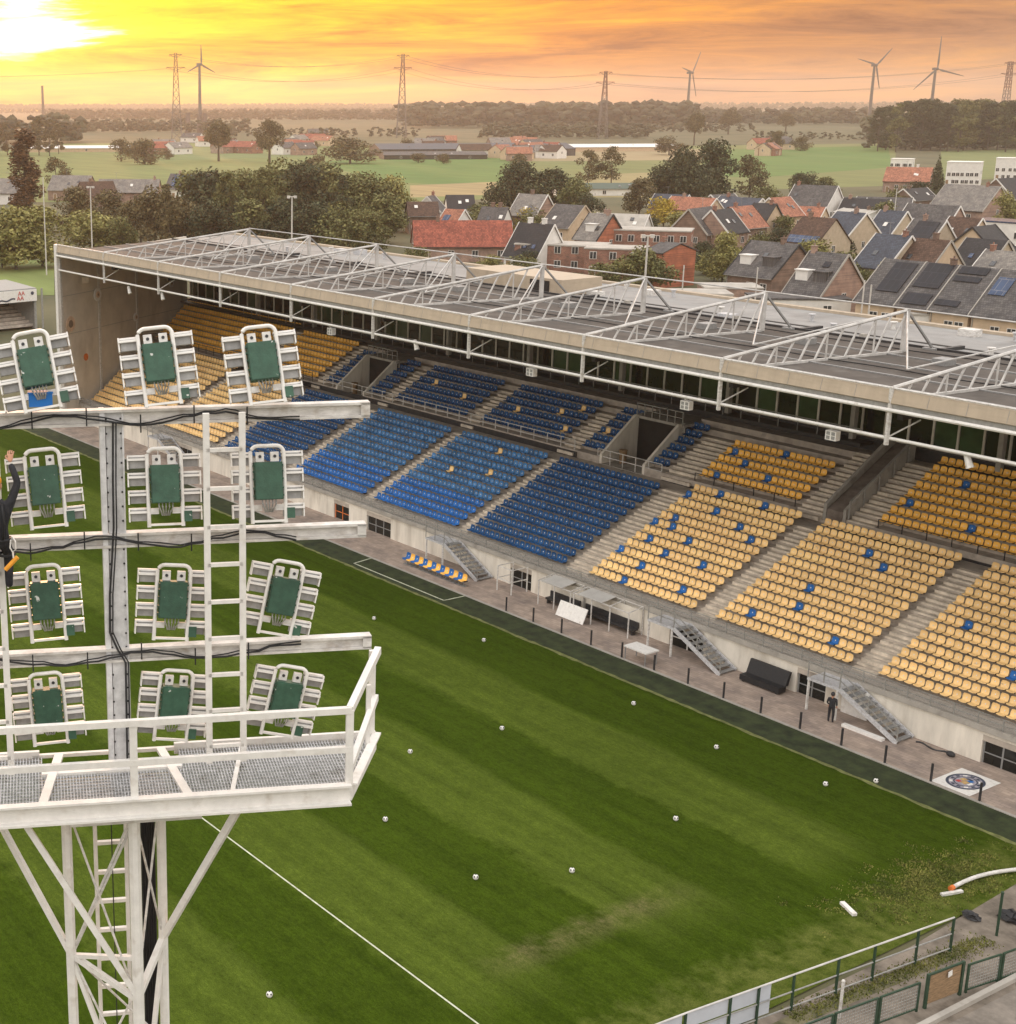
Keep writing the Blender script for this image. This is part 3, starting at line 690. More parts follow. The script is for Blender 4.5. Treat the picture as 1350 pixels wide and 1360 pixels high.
for q in seats:
    if q[1] == 'yel' and q[2] == 'lower': q[1] = 'yelf'  # lower tier takes the yellow with sky brightness in its colour
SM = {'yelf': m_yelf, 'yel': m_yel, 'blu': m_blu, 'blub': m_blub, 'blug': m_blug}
inv = [i for i in range(len(seats)) if -4 < P2[i][0] < 1356]
inv.sort(key=lambda i: (seats[i][0]-CAM).length)
SOLO = set(inv[:300])
meshes = {}
def solo_mesh(c):
    if c not in meshes:
        b = MB(); b.add(SV, SF, 0); b.add(BV, BF, 1); b.m[-1] = 2
        me = bpy.data.meshes.new('stadium_seat'); me.from_pydata(b.v, [], b.f); me.materials.append(SM[c]); me.materials.append(m_dark); me.materials.append(m_wht0)
        me.polygons.foreach_set('material_index', b.m); me.polygons.foreach_set('use_smooth', [i < len(SF) for i in range(len(b.f))]); meshes[c] = me
    return meshes[c]
_sr = random.Random(44)
ROW = lambda t, r_: ORD[r_+1]
for i in SOLO:
    p, c, tier, r_, bn, k = seats[i][:6]
    o = bpy.data.objects.new('stadium_seat', solo_mesh(c)); COL.objects.link(o); o.location = p; o.rotation_euler = (R(_sr.gauss(0,1.2)), 0, R(_sr.gauss(0,1.8)))
    odd = ' among yellow ones' if c[:3] != 'yel' else ''
    tag(o, '%s seat%s, %s row up, %s from left, %s' % ('yellow' if c[:3] == 'yel' else 'blue', odd, ORD[r_+1], ORD[k+1], bn), 'stadium seat', 'seats of the grandstand')
TV = np.array(SV+BV); TF = SF+[tuple(j+len(SV) for j in f) for f in BF]
SL = ['yel', 'blu', 'blub', 'blug', 'yelf']
def seat_mass(idx):
    V = []; F = []; Mi = []; rng = np.random.default_rng(4)
    for q, i in enumerate(idx):
        V.append(TV+np.array(seats[i][0])); F += [tuple(j+q*len(TV) for j in f) for f in TF]
        Mi += [SL.index(seats[i][1])]*len(SF)+[5]*(len(BF)-1)+[6]
    me = bpy.data.meshes.new('stadium_seats'); me.from_pydata(np.concatenate(V).tolist(), [], F)
    for s in SL: me.materials.append(SM[s])
    me.materials.append(m_dark); me.materials.append(m_wht0); me.polygons.foreach_set('material_index', Mi); me.polygons.foreach_set('use_smooth', [True]*len(F))
    o = bpy.data.objects.new('stadium_seats', me); COL.objects.link(o); o['kind'] = 'stuff'
    o['label'] = 'rows of yellow and blue plastic seats filling the rest of the stand'; o['category'] = 'seats'
seat_mass([i for i in range(len(seats)) if i not in SOLO])
# ---------------------------------------------------------------- things on the stand
def round_sign(x, y, r, m_rim, m_in, label):
    p = on_end(x, y); rt = root('round_sign', p, label, 'sign', 'round signs on the end wall')
    b = MB(); b.disc(p+Vector((.0,0,0)),(1,SKEW,0),r,.10,24); b.build('sign_rim', m_rim, rt)
    b = MB(); b.disc(p+Vector((.09,.05,0)),(1,SKEW,0),r*.5,.03,20); b.build('sign_face', m_in, rt)
    b = MB(); b.disc(p+Vector((.12,.065,0)),(1,SKEW,0),r*.2,.02,12); b.build('sign_centre', m_brn, rt)
m_cr = mat('cream_enamel', (.72,.62,.50), .4, 0, .1, 3); m_tan = mat('tan_enamel', (.62,.45,.33), .5, 0, .2, 3); m_brn = mat('brown_enamel', (.20,.145,.11), .6, 0, .2, 3)
round_sign(129,391,.66,m_white,m_tan,'large cream round sign high on the first end wall panel')
round_sign(180,421,.44,m_white,m_tan,'small cream round sign low on the middle end wall panel')
round_sign(227,376,.46,m_white,m_tan,'cream round sign just under the roof edge, deepest in the stand')
round_sign(93,430,.78,m_tan,m_brn,'dull brown round sign at the front edge of the end wall')
p = on_end(114,474); b = MB(); b.disc(p,(1,SKEW,0),.38,.06,14); tag(fixn(b.build('orange_plaque', m_orange, None, p)), 'small orange plaque low on the concrete end wall', 'plaque')
b = MB(); p = on_end(112,372); b.box(p.x,p.x+.12,p.y-.45,p.y+.45,p.z-.3,p.z+.3); tag(b.build('wall_box', m_cr, None, p), 'small pale box high on the end wall above the round sign', 'box')
# speakers and lamps hanging from the tube
for k, (x, y, lb) in enumerate([(440,440,'farthest from the camera, above the yellow seats'),(706,494,'third from the right, over the blue seats'),(912,538,'second from the right, over the dark stairs'),(1106,578,'nearest to the camera, left of the wide stairs'),(430,432,'tucked behind the farthest one')][:4]):
    p = at(x, y, 'Y', 65.9); rt = root('loudspeaker', p+Vector((0,0,-.25)), 'white square loudspeaker under the roof edge, '+lb, 'loudspeaker', 'loudspeakers under the roof edge')
    b = MB(); b.box(p.x-.32,p.x+.32,p.y-.15,p.y+.2,p.z-.25,p.z+.25); b.bar(p+Vector((0,0,.2)),(p.x,65.62,15.94),.05); b.build('speaker_box', m_white, rt)
    for a in (-.15,.15):
        for c in (-.11,.11): b = MB(); b.box(p.x+a-.1,p.x+a+.1,p.y-.165,p.y-.151,p.z+c-.085,p.z+c+.085); b.build('speaker_grille', m_grey, rt)
for x, y, lb in ((553,458,'over the far blue seats'),(1287,612,'over the top yellow row'),(172,385,'beside the end wall'),(216,393,'right of the end wall')):
    p = at(x, y, 'Y', 65.8); rt = root('spotlight', p, 'small white tilted spotlight hanging under the roof tube '+lb, 'spotlight', 'spotlights under the roof tube')
    b = MB(); b.tube([p+Vector((-.16,.0,.32)),p+Vector((.14,-.02,-.32))],.13,8,r2=.19); b.build('lamp_body', m_white, rt)
    b = MB(); b.bar(p+Vector((-.1,0,.2)),(p.x-.1,65.62,15.9),.05); b.build('bracket', m_grey, rt)
# dugouts, table, board
def dugout(p, Ln, can, lb):
    rt = root('dugout', p, lb, 'dugout', 'dugouts by the stand wall'); x, y = p.x, p.y
    b = MB(); n = max(2, int(Ln/1.5))
    for i in range(n+1):
        xx = x+Ln*i/n; b.bar((xx,y,.012),(xx,y,1.66),.06); b.bar((xx,y+1.25,.012),(xx,y+1.25,1.84),.06); b.bar((xx,y-.1,1.66),(xx,y+1.28,1.86),.05)
    for yy, zz in ((y,1.66),(y+1.25,1.84),(y+1.25,.9)): b.bar((x,yy,zz),(x+Ln,yy,zz),.05)
    b.build('frame', m_white2, rt)
    for xa, xb in can:
        b = MB(); b.add([(xa,y-.1,1.70),(xb,y-.1,1.70),(xb,y+1.2,1.88),(xa,y+1.2,1.88),(xa,y-.1,1.73),(xb,y-.1,1.73),(xb,y+1.2,1.91),(xa,y+1.2,1.91)],[(0,3,2,1),(4,5,6,7),(0,1,5,4),(1,2,6,5),(2,3,7,6),(3,0,4,7)])
        b.build('canopy', m_poly, rt)
    b = MB(); b.box(x,x+Ln,y+1.16,y+1.2,.25,1.6); b.build('back_panel', m_concl, rt)
    b = MB(); b.box(x+.1,x+Ln-.1,y+.55,y+1.0,.30,.42); b.box(x+.1,x+Ln-.1,y+.98,y+1.08,.42,.80); b.box(x+.2,x+.3,y+.6,y+.9,.012,.3); b.box(x+Ln-.3,x+Ln-.2,y+.6,y+.9,.012,.3); b.build('bench', m_dark, rt)
dugout(Vector((-68.2,66.75,.012)), 2.9, [(-67.95,-66.0)], 'left covered dugout with one pale canopy and a dark bench')
dugout(Vector((-65.0,66.75,.012)), 4.7, [(-64.6,-62.5)], 'right dugout with open frame and pale canopy behind the white board')
b = MB(); x0, x1, y0 = -65.95, -63.55, 66.15
b.add([(x0,y0,.05),(x1,y0,.05),(x1,y0+.42,.98),(x0,y0+.42,.98),(x0,y0+.05,.02),(x1,y0+.05,.02),(x1,y0+.47,.95),(x0,y0+.47,.95)],[(0,1,2,3),(7,6,5,4),(0,4,5,1),(1,5,6,2),(2,6,7,3),(3,7,4,0)])
tag(b.build('leaning_board', m_white, None, (x0,y0,0)), 'plain white board leaning back in front of the right dugout', 'board')
b = MB()
for xx in (-71.9,-70.5):
    for yy in (66.5,67.9): b.bar((xx,yy,.012),(xx,yy,1.75),.07)
for zz in (.9,1.74):
    b.bar((-71.9,66.5,zz),(-70.5,66.5,zz),.05); b.bar((-70.5,66.5,zz),(-70.5,67.9,zz),.05); b.bar((-71.9,66.5,zz),(-71.9,67.9,zz),.05)
tag(b.build('scaffold_frame', m_white2, None, (-71.2,67.2,.012)), 'white tube frame in front of the dark doorway left of the dugouts', 'frame')
p = at(853,880); rt = root('table', (p.x,p.y,.012), 'white square table on thin legs beside the stair platform', 'table'); b = MB(); b.box(p.x-1.0,p.x+.75,p.y-.55,p.y+.55,.82,.90); b.build('table_top', m_white, rt)
for a in (-.9,.65):
    for c in (-.48,.48): b = MB(); b.bar((p.x+a,p.y+c,.012),(p.x+a,p.y+c,.82),.05); b.build('leg', m_grey, rt)
# row of alternating seats for the substitutes
rt0 = None
for k in range(14):
    X = -79.9+.47*k; Yb = 65.1
    c = 'yel' if k % 2 else 'blub'; rt = root('bench_seat', (X, Yb, .012), '%s shell seat on the pitch side pavement, %s from the left' % ('yellow' if c == 'yel' else 'blue', ORD[k+1]), 'seat', 'alternating seats beside the pitch')
    me = solo_mesh(c); o = bpy.data.objects.new('shell', me); COL.objects.link(o); o.parent = rt; o.location = (0,0,-.02); o.scale = (1.02,1.15,1.1)
    b = MB(); b.bar((X,Yb+.05,.012),(X,Yb+.05,.36),.07); b.box(X-.2,X+.2,Yb-.15,Yb+.2,.012,.04); b.build('leg', m_grey, rt)
# tarpaulin covered thing, black padded barrier
p = Vector((-51.9,67.25,.012)); rt = root('padded_bench', p, 'long black padded bench against the concrete wall between the stairs', 'bench')
b = MB(); b.box(p.x,p.x+2.7,66.9,67.5,.1,.42); b.build('seat', m_black, rt); b = MB(); b.prism([(p.x,67.45,.42),(p.x,67.7,.42),(p.x,67.92,1.18),(p.x,67.75,1.2)],(2.7,0,0)); fixn(b.build('backrest', m_black, rt))
for a in (.2,2.5): b = MB(); b.box(p.x+a-.06,p.x+a+.06,66.95,67.6,.012,.1); b.build('leg', m_dark, rt)
# emblem mat lying on the paving
c = Vector((-37.05,65.4,.016)); rt = root('emblem_mat', c, 'square white mat with a round dark emblem on the paving near the railing', 'mat')
b = MB(); b.box(c.x-1.02,c.x+1.02,c.y-1.3,c.y+1.3,.014,.030); b.build('mat_sheet', m_white, rt)
m_navy = mat('navy_print', (.05,.06,.09), .7, 0, .3, 4); m_lil = mat('lilac_print', (.33,.31,.36), .7, 0, .3, 3); m_ochre = mat('ochre_print', (.45,.30,.13), .7, 0, .3, 4)
def ring(b, r0, r1, z, a0=0, a1=360, n=40, mi=0, sy=1.2):
    k = max(3, int(n*(a1-a0)/360))
    for i in range(k):
        A = R(a0+(a1-a0)*i/k); B = R(a0+(a1-a0)*(i+1)/k)
        b.add([(c.x+r0*math.cos(A),c.y+sy*r0*math.sin(A),z),(c.x+r1*math.cos(A),c.y+sy*r1*math.sin(A),z),(c.x+r1*math.cos(B),c.y+sy*r1*math.sin(B),z),(c.x+r0*math.cos(B),c.y+sy*r0*math.sin(B),z)],[(0,1,2,3)],mi)
b = MB(); ring(b,0.01,.84,.034,mi=1); ring(b,.72,.84,.038,mi=0); ring(b,.46,.52,.038,mi=0)
for a in range(0,360,30): ring(b,.55,.68,.039,a,a+17,mi=(0,3,0)[a//30 % 3])
for i, (dx, dy, w, h, mi) in enumerate([(-.2,.15,.16,.2,2),(.15,.2,.14,.16,4),(.05,-.12,.2,.22,2),(-.25,-.2,.14,.14,5),(.28,-.1,.12,.2,3),(-.02,.36,.2,.1,0)]):
    b.add([(c.x+dx-w,c.y+dy-h*.6,.039),(c.x+dx+w*.6,c.y+dy-h,.039),(c.x+dx+w,c.y+dy+h*.6,.039),(c.x+dx-w*.5,c.y+dy+h,.039)],[(0,1,2,3)],mi)
b.build('emblem', [m_navy,m_lil,m_ochre,m_white,m_blub,m_red], rt)
# pale door board below the landing, loose things on the paving
b = MB(); b.box(-45.9,-44.3,67.85,67.93,.02,1.55); tag(b.build('plaster_sheet', m_white, None, (-45.1,67.9,.012)), 'white panel standing against the wall under the nearest stair landing', 'panel')
b = MB(); b.box(-44.6,-42.2,66.15,66.45,.012,.16); tag(b.build('white_beam', m_white, None, (-43.4,66.3,.012)), 'long white beam lying on the paving below the nearest metal stairs', 'beam')
b = MB(); rr = random.Random(2); pts = []
for i in range(26): t = i/25; pts.append((-41.2+1.9*t, 67.6+.12*math.sin(9*t), .05+.02*math.sin(17*t)))
b.tube(pts,.045,6); tag(b.build('hose', m_dark, None, (-40.2,67.6,.012)), 'dark hose lying along the foot of the wall past the nearest stairs', 'hose')
b = MB(); b.ball((-39.2,67.5,.15),.2,8,6,sq=(1.3,.8,.75)); tag(b.build('drain_cover', m_dark, None, (-39.2,67.5,.012)), 'small dark lump on the paving close to the right door', 'drain cover')
# pitch side railing posts: one railing with its posts as parts
rl = root('pitch_railing', (-60,63.98,.05), 'low railing of dark thin posts along the edge of the pavement', 'railing')
for k in range(0, 16):
    X = -68.23+2.521*k-0.0
    b = MB(); b.bar((X,63.98,.0),(X,63.98,.99),.085); b.box(X-.1,X+.1,63.90,64.06,.012,.03); b.build('post', m_dark, rl)
# footballs on the pitch
proto = None
BALLS = [(497,821,'left of the technical area'),(643,850,'in front of the left dugout'),(842,934,'in front of the white table'),(667,967,'in the middle of the upper light stripe'),(545,998,'right of the platform corner'),(512,1088,'below the platform corner'),(632,1165,'left one of the two in mid pitch'),(760,1156,'right one of the two in mid pitch'),(898,1087,'alone on the second dark stripe'),(952,992,'in front of the padded bench'),(1097,1041,'in front of the nearest stairs, on grass'),(1164,1037,'on the dark turf edge nearest the railing'),(358,1321,'lowest on the pitch, beside the mast')]
for x, y, lb in BALLS:
    p = at(x, y, 'Z', .115)
    if proto is None:
        b = MB(); b.ball((0,0,0),.125,12,8,0); 
        for d in ((0,0,1),(.9,0,.44),(-.7,.55,.44),(.28,-.85,.44),(.28,.85,.44),(-.72,-.53,.44)):
            v = Vector(d).normalized(); b.disc(v*.119,v,.04,.009,5,1)
        proto = b.build('football', [m_white, m_dark], None, (0,0,0)); o = proto
    else: o = proto.copy(); COL.objects.link(o)
    o.location = p; tag(o, 'small white ball on the grass, '+lb, 'ball', 'white balls on the pitch')
# mascot-free upright figure: person standing under the landing is built in the people section
# ---------------------------------------------------------------- fence and bits behind the goal
def fence_pt(t): return Vector((-29.75+1.3*t, 36.6+17.0*t, 0))
gf = root('goal_line_fence', (-29.2,46,0), 'green and white tube railing with boards behind the goal line', 'fence')
P7 = [Vector((-30.9,37.3,0)),Vector((-30.44,39.38,0)),Vector((-29.75,40.73,0)),Vector((-29.35,42.45,0)),Vector((-29.08,44.7,0)),Vector((-28.83,46.6,0)),Vector((-28.7,48.93,0)),Vector((-28.52,50.9,0))]
P7 = [Vector((-29.9+1.35*((q.y-37.3)/13.6), q.y, 0)) for q in P7]
for q in P7: b = MB(); b.bar(q, q+Vector((0,0,1.5)), .075); b.build('post', m_darkgreen, gf)
P8 = [Vector((-30.3,32,0))]+P7
for h, r in ((1.5,.036),(.80,.03),(.16,.03)):
    b = MB(); b.tube([q+Vector((0,0,h)) for q in P8], r, 6); b.build('rail', m_truss if h > 1 else m_netgrey, gf)
m_board = mat('grey_white_board', (.50,.53,.58), .5, 0, .08, 1)
for h0, h1 in ((.84,1.42),(.20,.76)):
    for k in range(3):
        a, c = P8[k].lerp(P8[k+1], .02), P8[k+1].lerp(P8[k], .02)
        b = MB(); b.bar(a+Vector((-.06,0,(h0+h1)/2)), c+Vector((-.06,0,(h0+h1)/2)), .02, h1-h0); b.build('board', m_board, gf)
a, c = P8[3], P8[3].lerp(P8[4], .38)
b = MB(); b.bar(a+Vector((-.06,0,.82)), c+Vector((-.06,0,.82)), .02, 1.2); b.build('board', m_board, gf)
# second fence of green framed mesh panels with a boarded gate
mf = root('mesh_fence', (-26.6,47,0), 'low fence of green framed mesh panels along the path', 'fence')
Q = [Vector((-27.6,39.5,0)),Vector((-27.35,42.0,0)),Vector((-27.1,44.2,0)),Vector((-26.86,46.3,0))]
Q2 = [Vector((-26.60,48.75,0)),Vector((-26.33,50.55,0)),Vector((-26.1,52.6,0)),Vector((-25.9,54.6,0)),Vector((-25.6,57.5,0))]
for seq in (Q, Q2):
    for a, c in zip(seq[:-1], seq[1:]):
        d = (c-a).normalized()*.08; b = MB()
        for q in (a+d, c-d): b.bar(q, q+Vector((0,0,1.2)), .075)
        b.bar(a+d+Vector((0,0,1.18)), c-d+Vector((0,0,1.18)), .06); b.bar(a+d+Vector((0,0,.12)), c-d+Vector((0,0,.12)), .05)
        pn = b.build('panel_frame', m_darkgreen, mf)
        b = MB(); n = int((c-a).length/.13)
        for i in range(1, n): q = a.lerp(c, i/n); b.bar(q+Vector((0,0,.12)), q+Vector((0,0,1.18)), .014)
        for i in range(1, 8): z = .12+1.06*i/8; b.bar(a+d+Vector((0,0,z)), c-d+Vector((0,0,z)), .012)
        b.build('wire_panel', m_netgrey, pn)
gt = root('boarded_gate', (-26.75,47.6,0), 'wooden boarded gate with green frame in the mesh fence', 'gate')
a, c = Vector((-26.82,46.65,0)), Vector((-26.63,48.5,0))
b = MB(); 
for q in (a, c): b.bar(q, q+Vector((0,0,1.42)), .10)
b.bar(a+Vector((0,0,1.38)), c+Vector((0,0,1.38)), .07); b.build('gate_frame', m_darkgreen, gt)
b = MB(); b.bar(a.lerp(c,.04)+Vector((-.02,0,.74)), a.lerp(c,.96)+Vector((-.02,0,.74)), .03, 1.2); b.build('board', m_timber, gt)
q = a.lerp(c,.6); b = MB(); b.bar(q+Vector((.05,-.12,1.12)), q+Vector((.05,.12,1.15)), .02, .22); b.build('notice', m_white, gt)
for k, (x, y, h) in enumerate(((1115,1352,1.5),(1324,1243,1.9))):
    p = at(x, y); b = MB(); b.tube([p, p+Vector((0,0,h))], .055, 8); b.ball(p+Vector((0,0,h)), .07, 8, 5)
    tag(b.build('post', m_white2 if k == 0 else m_darkgreen, None, p), ('short white post between the two fences, left of the gate','dark green post standing alone right of the railing end')[k], 'post')
def crumple(b, a):
    rc = random.Random(len(b.v)); k = {}
    for i, v in enumerate(b.v):
        q = tuple(round(c, 3) for c in v); d = k.setdefault(q, [rc.uniform(-a,a) for _ in range(3)]); b.v[i] = (v[0]+d[0], v[1]+d[1], max(.012, v[2]+d[2]*.7))
# pipe lying at the corner, plank, weeds
p0, p1 = Vector((-31.25,55.1,.16)), Vector((-30.4,59.6,.16)); rt = root('drain_pipe', (-30.8,57,0), 'long pale pipe with an orange end lying at the pitch corner', 'pipe')
bow = lambda t: p0.lerp(p1,t)+Vector((-.35*math.sin(math.pi*t),0,0)); b = MB(); b.tube([bow(.04+.096*i) for i in range(11)], .085, 10); b.build('pipe', m_white2, rt); b = MB(); b.tube([bow(0), bow(.05)], .11, 10); b.build('socket', m_orange, rt)
p = at(1263,1187); b = MB(); b.bar(p+Vector((-.1,-.5,.06)), p+Vector((.2,.5,.06)), .16, .1); tag(b.build('white_plank', m_white2, None, (p.x,p.y,0)), 'short white plank at the orange end of the pipe', 'plank')
p = at(1127,1209); b = MB(); b.bar(p+Vector((-.45,.2,.07)), p+Vector((.45,-.2,.07)), .2, .12); tag(b.build('timber_offcut', m_white, None, (p.x,p.y,0)), 'loose white slat lying on the grass left of the weeds', 'slat')
p = at(1290,1220); b = MB(); b.ball(p+Vector((0,0,.12)), .28, 12, 8, sq=(1.3,.8,.6)); crumple(b, .07); tag(b.build('dark_sack', m_dark, None, (p.x,p.y,0)), 'dark sack lying on the dirt right of the railing end', 'sack')
p = at(1345,1222); b = MB(); b.ball(p+Vector((0,0,.14)), .42, 14, 8, sq=(1.3,1,.45)); crumple(b, .10); tag(b.build('dark_tarpaulin', m_black, None, (p.x,p.y,0)), 'black crumpled tarpaulin on the dirt at the picture edge', 'tarpaulin')
# weeds: tufts of blades
m_weed = mat('weed_blades', (.085,.12,.015), .9, 0, .3, .8, col2=(.22,.21,.05), island=.45)
def blades(name, n, area, hmin, hmax, w, m, seed, label, spread=.35):
    rng = np.random.default_rng(seed); V = []; F = []
    for i in range(n):
        x, y, k = area(rng); h = rng.uniform(hmin, hmax)*k; a = rng.uniform(0, 6.28); l = rng.uniform(.1, spread)*h*2; t = rng.uniform(0, 6.28)
        dx, dy = math.cos(a)*w/2, math.sin(a)*w/2; ex, ey = math.cos(t)*l, math.sin(t)*l; s = len(V)
        V += [(x-dx,y-dy,0),(x+dx,y+dy,0),(x+dx*.8+ex*.4,y+dy*.8+ey*.4,h*.6),(x-dx*.8+ex*.4,y-dy*.8+ey*.4,h*.6),(x+ex,y+ey,h*.9)]
        F += [(s,s+1,s+2,s+3),(s+3,s+2,s+4)]
    me = bpy.data.meshes.new(name); me.from_pydata(V, [], F); me.materials.append(m); o = bpy.data.objects.new(name, me); COL.objects.link(o); o['kind'] = 'stuff'; o['label'] = label; o['category'] = 'weeds'
_tuft = np.random.default_rng(5); TU = [(-32.2+_tuft.normal(0,.9), 55.0+_tuft.normal(0,2.4), _tuft.uniform(.3,1)) for _ in range(420)]
def warea(rng):
    t = TU[rng.integers(len(TU))]; return t[0]+rng.normal(0,.16), t[1]+rng.normal(0,.16), t[2]
blades('weeds', 9000, warea, .02, .11, .06, m_weed, 6, 'tall yellowish weeds growing at the pitch corner', .5)
def varea(rng):
    t = rng.uniform(0,1); return -29.2+1.0*t+rng.normal(0,.25), 42+11*t, rng.uniform(.3,1)
blades('weeds', 3500, varea, .04, .16, .05, m_weed, 9, 'weeds along the foot of the goal line railing')
# ---------------------------------------------------------------- floodlight mast
MD = 19.0
def atd(x, y, v=0.0):
    """point of the mast frame seen at pixel x, y on the mast's facing plane, moved v metres away along its depth"""
    d = ray(x, y); nrm = MV; o_ = MC+MV*v; t = (o_-CAM).dot(nrm)/d.dot(nrm); return CAM+d*t
d0 = ray(150, 1030); MC = CAM+d0*(MD/d0.dot(FH))
MU = (RH*math.cos(R(8))+FH*math.sin(R(8))).normalized(); MV = (FH*math.cos(R(8))-RH*math.sin(R(8))).normalized()
MR = root('floodlight_mast', (MC.x, MC.y, 0), 'white steel floodlight mast with a railed platform in the foreground', 'floodlight mast')
def up(p, z): return Vector((p.x, p.y, z))
def mbar(b, p, q, w, h=None, mi=0): b.bar(p, q, w, h, mi, up=MV)
# box column
ct, cb = atd(143,552), atd(152,1032)
cb = Vector((ct.x, ct.y, cb.z))
ctr = cb
b = MB()
a0 = MU*.155; d_ = MV*.16
def vbox(b, c, z0, z1, hu, hv, mi=0):
    P = [c-MU*hu-MV*hv, c+MU*hu-MV*hv, c+MU*hu+MV*hv, c-MU*hu+MV*hv]
    b.add([up(p, z0) for p in P]+[up(p, z1) for p in P], [(0,3,2,1),(4,5,6,7),(0,1,5,4),(1,2,6,5),(2,3,7,6),(3,0,4,7)], mi)
CC = atd(152,800,.2); zt = atd(143,548).z; zb = atd(152,1032).z
vbox(b, CC+MU*.06, zb-.1, zt, .115, .12); vbox(b, CC-MU*.10, zb-.1, zt, .035, .16)
vbox(b, CC+MU*.165, zb-.1, zt, .012, .15)
b.build('column', m_col, MR)
b = MB()
for i in range(26):
    z = zb+(zt-zb)*(i+.5)/26
    for s in (-.05,.14): b.disc(up(CC+MU*s-MV*.12, z), -MV, .014, .012, 6)
b.build('column_bolt', m_dark, MR)
# cross arms
ARMS = [((-330,572),(490,546),(160,553),22),((-330,735),(485,705),(160,716),20),((-330,890),(492,856),(160,868),20)]
zs = []
for (xa, ya), (xb, yb), _, hpx in ARMS:
    A, B = atd(xa, ya, .1), atd(xb, yb, .1); z = (atd(160, _[1], .1)).z; A = up(A, z); B = up(B, z); zs.append(z)
    h = hpx/105.0; b = MB()
    b.bar(A+Vector((0,0,h*.42)), B+Vector((0,0,h*.42)), .16, .035); b.bar(A-Vector((0,0,h*.42)), B-Vector((0,0,h*.42)), .16, .035); b.bar(A, B, .03, h*.8)
    b.bar(B-MU*.12, B+MU*.0, .16, h*.9)
    for i in range(12): p = A.lerp(B, (i+.5)/12); b.bar(p-Vector((0,0,h*.4)), p+Vector((0,0,h*.4)), .012, .14, up=MU)
    ar = b.build('cross_arm', m_white2, MR)
    b = MB(); rr = random.Random(int(z*10)); pts = []
    for i in range(34):
        t = i/33; p = A.lerp(B, .30+.58*t); pts.append(p-MV*.11+Vector((0,0,.07*math.sin(t*15+z)-.03+rr.uniform(-.02,.02))))
    b.tube(pts, .014, 5); b.tube([p+Vector((0,0,.03+.015*math.sin(i))) for i, p in enumerate(pts)], .010, 5)
    for i in range(3, 32, 5): b.bar(pts[i]-Vector((0,0,.1)), pts[i]+Vector((0,0,.14)), .016)
    b.build('cable', m_black, ar)
# cable running down the column
b = MB(); pts = [atd(x, y, .02) for x, y in ((150,560),(150,640),(151,700),(149,740),(146,790),(146,840),(156,862),(167,880),(168,940),(169,1000),(170,1030))]
b.tube(pts, .016, 6); b.tube([p+MU*.04 for p in pts], .011, 6); b.build('cable_bundle', m_dark, MR)
# ladders
def ladder(xl, xr, y0, y1, v, step=57, ph=580, name='ladder', yl=None):
    A, B = atd((xl+xr)/2, y0, v), atd((xl+xr)/2, y1, v); w = (atd(xr, y0, v)-atd(xl, y0, v)).length/2
    b = MB()
    for s in (-1, 1): b.bar(up(B+MU*w*s, B.z), up(B+MU*w*s, A.z), .085, .05, up=MV)
    z = B.z+.25
    while z < A.z: b.bar(up(B-MU*w, z), up(B+MU*w, z), .05, .05); z += .52
    return b.build(name, m_white, MR)
ladder(277,325,548,1012,-.28)
ladder(-28,17,548,1030,-.28)
# platform
zf = atd(150,1062,-.95).z                     # floor height
FL, BK = -1.05, .52
def pl(u, v, z=0.0): return up(MC+MU*u+MV*v, zf+z)
def u_of(x, y, v): p = atd(x, y, v); return (p-MC).dot(MU)
uR0 = u_of(465,1062,FL); uR1 = u_of(498,985,BK); uL0, uL1 = -uR0-.05, -uR1-.05
b = MB()
for i in range(150):                           # grating bars
    u = uL0+(uR0-uL0)*(i+.5)/150
    if -.62 < u-(-.17) < .62 and False: continue
    v1 = BK if not (abs(u+.02) < .95) else -.12
    b.bar(pl(u, FL+.05, .0), pl(u, v1, .0), .012, .03)
for k in range(16):
    v = FL+.08+(BK-FL-.1)*k/15
    if v < -.12: b.bar(pl(uL0, v, 0), pl(uR0+(uR1-uR0)*(v-FL)/(BK-FL)-.05, v, 0), .010, .022)
    else: b.bar(pl(uL0, v, 0), pl(-.97, v, 0), .010, .022); b.bar(pl(.95, v, 0), pl(uR0+(uR1-uR0)*(v-FL)/(BK-FL)-.05, v, 0), .010, .022)
for i in range(12):
    u = uR0+(uR1-uR0)*(i+.5)/12; b.bar(pl(u, FL+(BK-FL)*(i+.8)/12, 0), pl(u, BK, 0), .012, .03)
b.build('grating', m_galv, MR)
b = MB(); b.add([pl(uL0,FL+.03,-.045),pl(uR0,FL+.03,-.045),pl(uR1-.03,BK,-.045),pl(uR1-.3,BK,-.045),pl(.95,BK,-.045),pl(.95,-.12,-.045),pl(-.97,-.12,-.045),pl(-.97,BK,-.045),pl(uL0,BK,-.045)],[(0,1,2,3,4,5,6,7,8)])
m_grate = bpy.data.materials.new('open_grating'); m_grate.use_nodes = True; _p = m_grate.node_tree.nodes['Principled BSDF']; _p.inputs['Base Color'].default_value = (.60,.61,.59,1); _p.inputs['Alpha'].default_value = .78; _p.inputs['Roughness'].default_value = .5; _p.inputs['Metallic'].default_value = .3
b.build('grating_mesh', m_grate, MR)
b = MB()
for u in (-.97,.95): b.bar(pl(u,FL,.03), pl(u-.25*(1 if u > 0 else -1),BK,.03), .12, .05)
b.bar(pl(-.97,-.1,.02), pl(.95,-.1,.02), .08, .05); b.bar(pl(uR0-1.6,FL,.03), pl(uR0-1.25,BK,.03), .06, .04); b.bar(pl(-2.3,FL,.03), pl(-2.1,BK,.03), .05, .04)
b.build('floor_joist', m_white, MR)
b = MB()
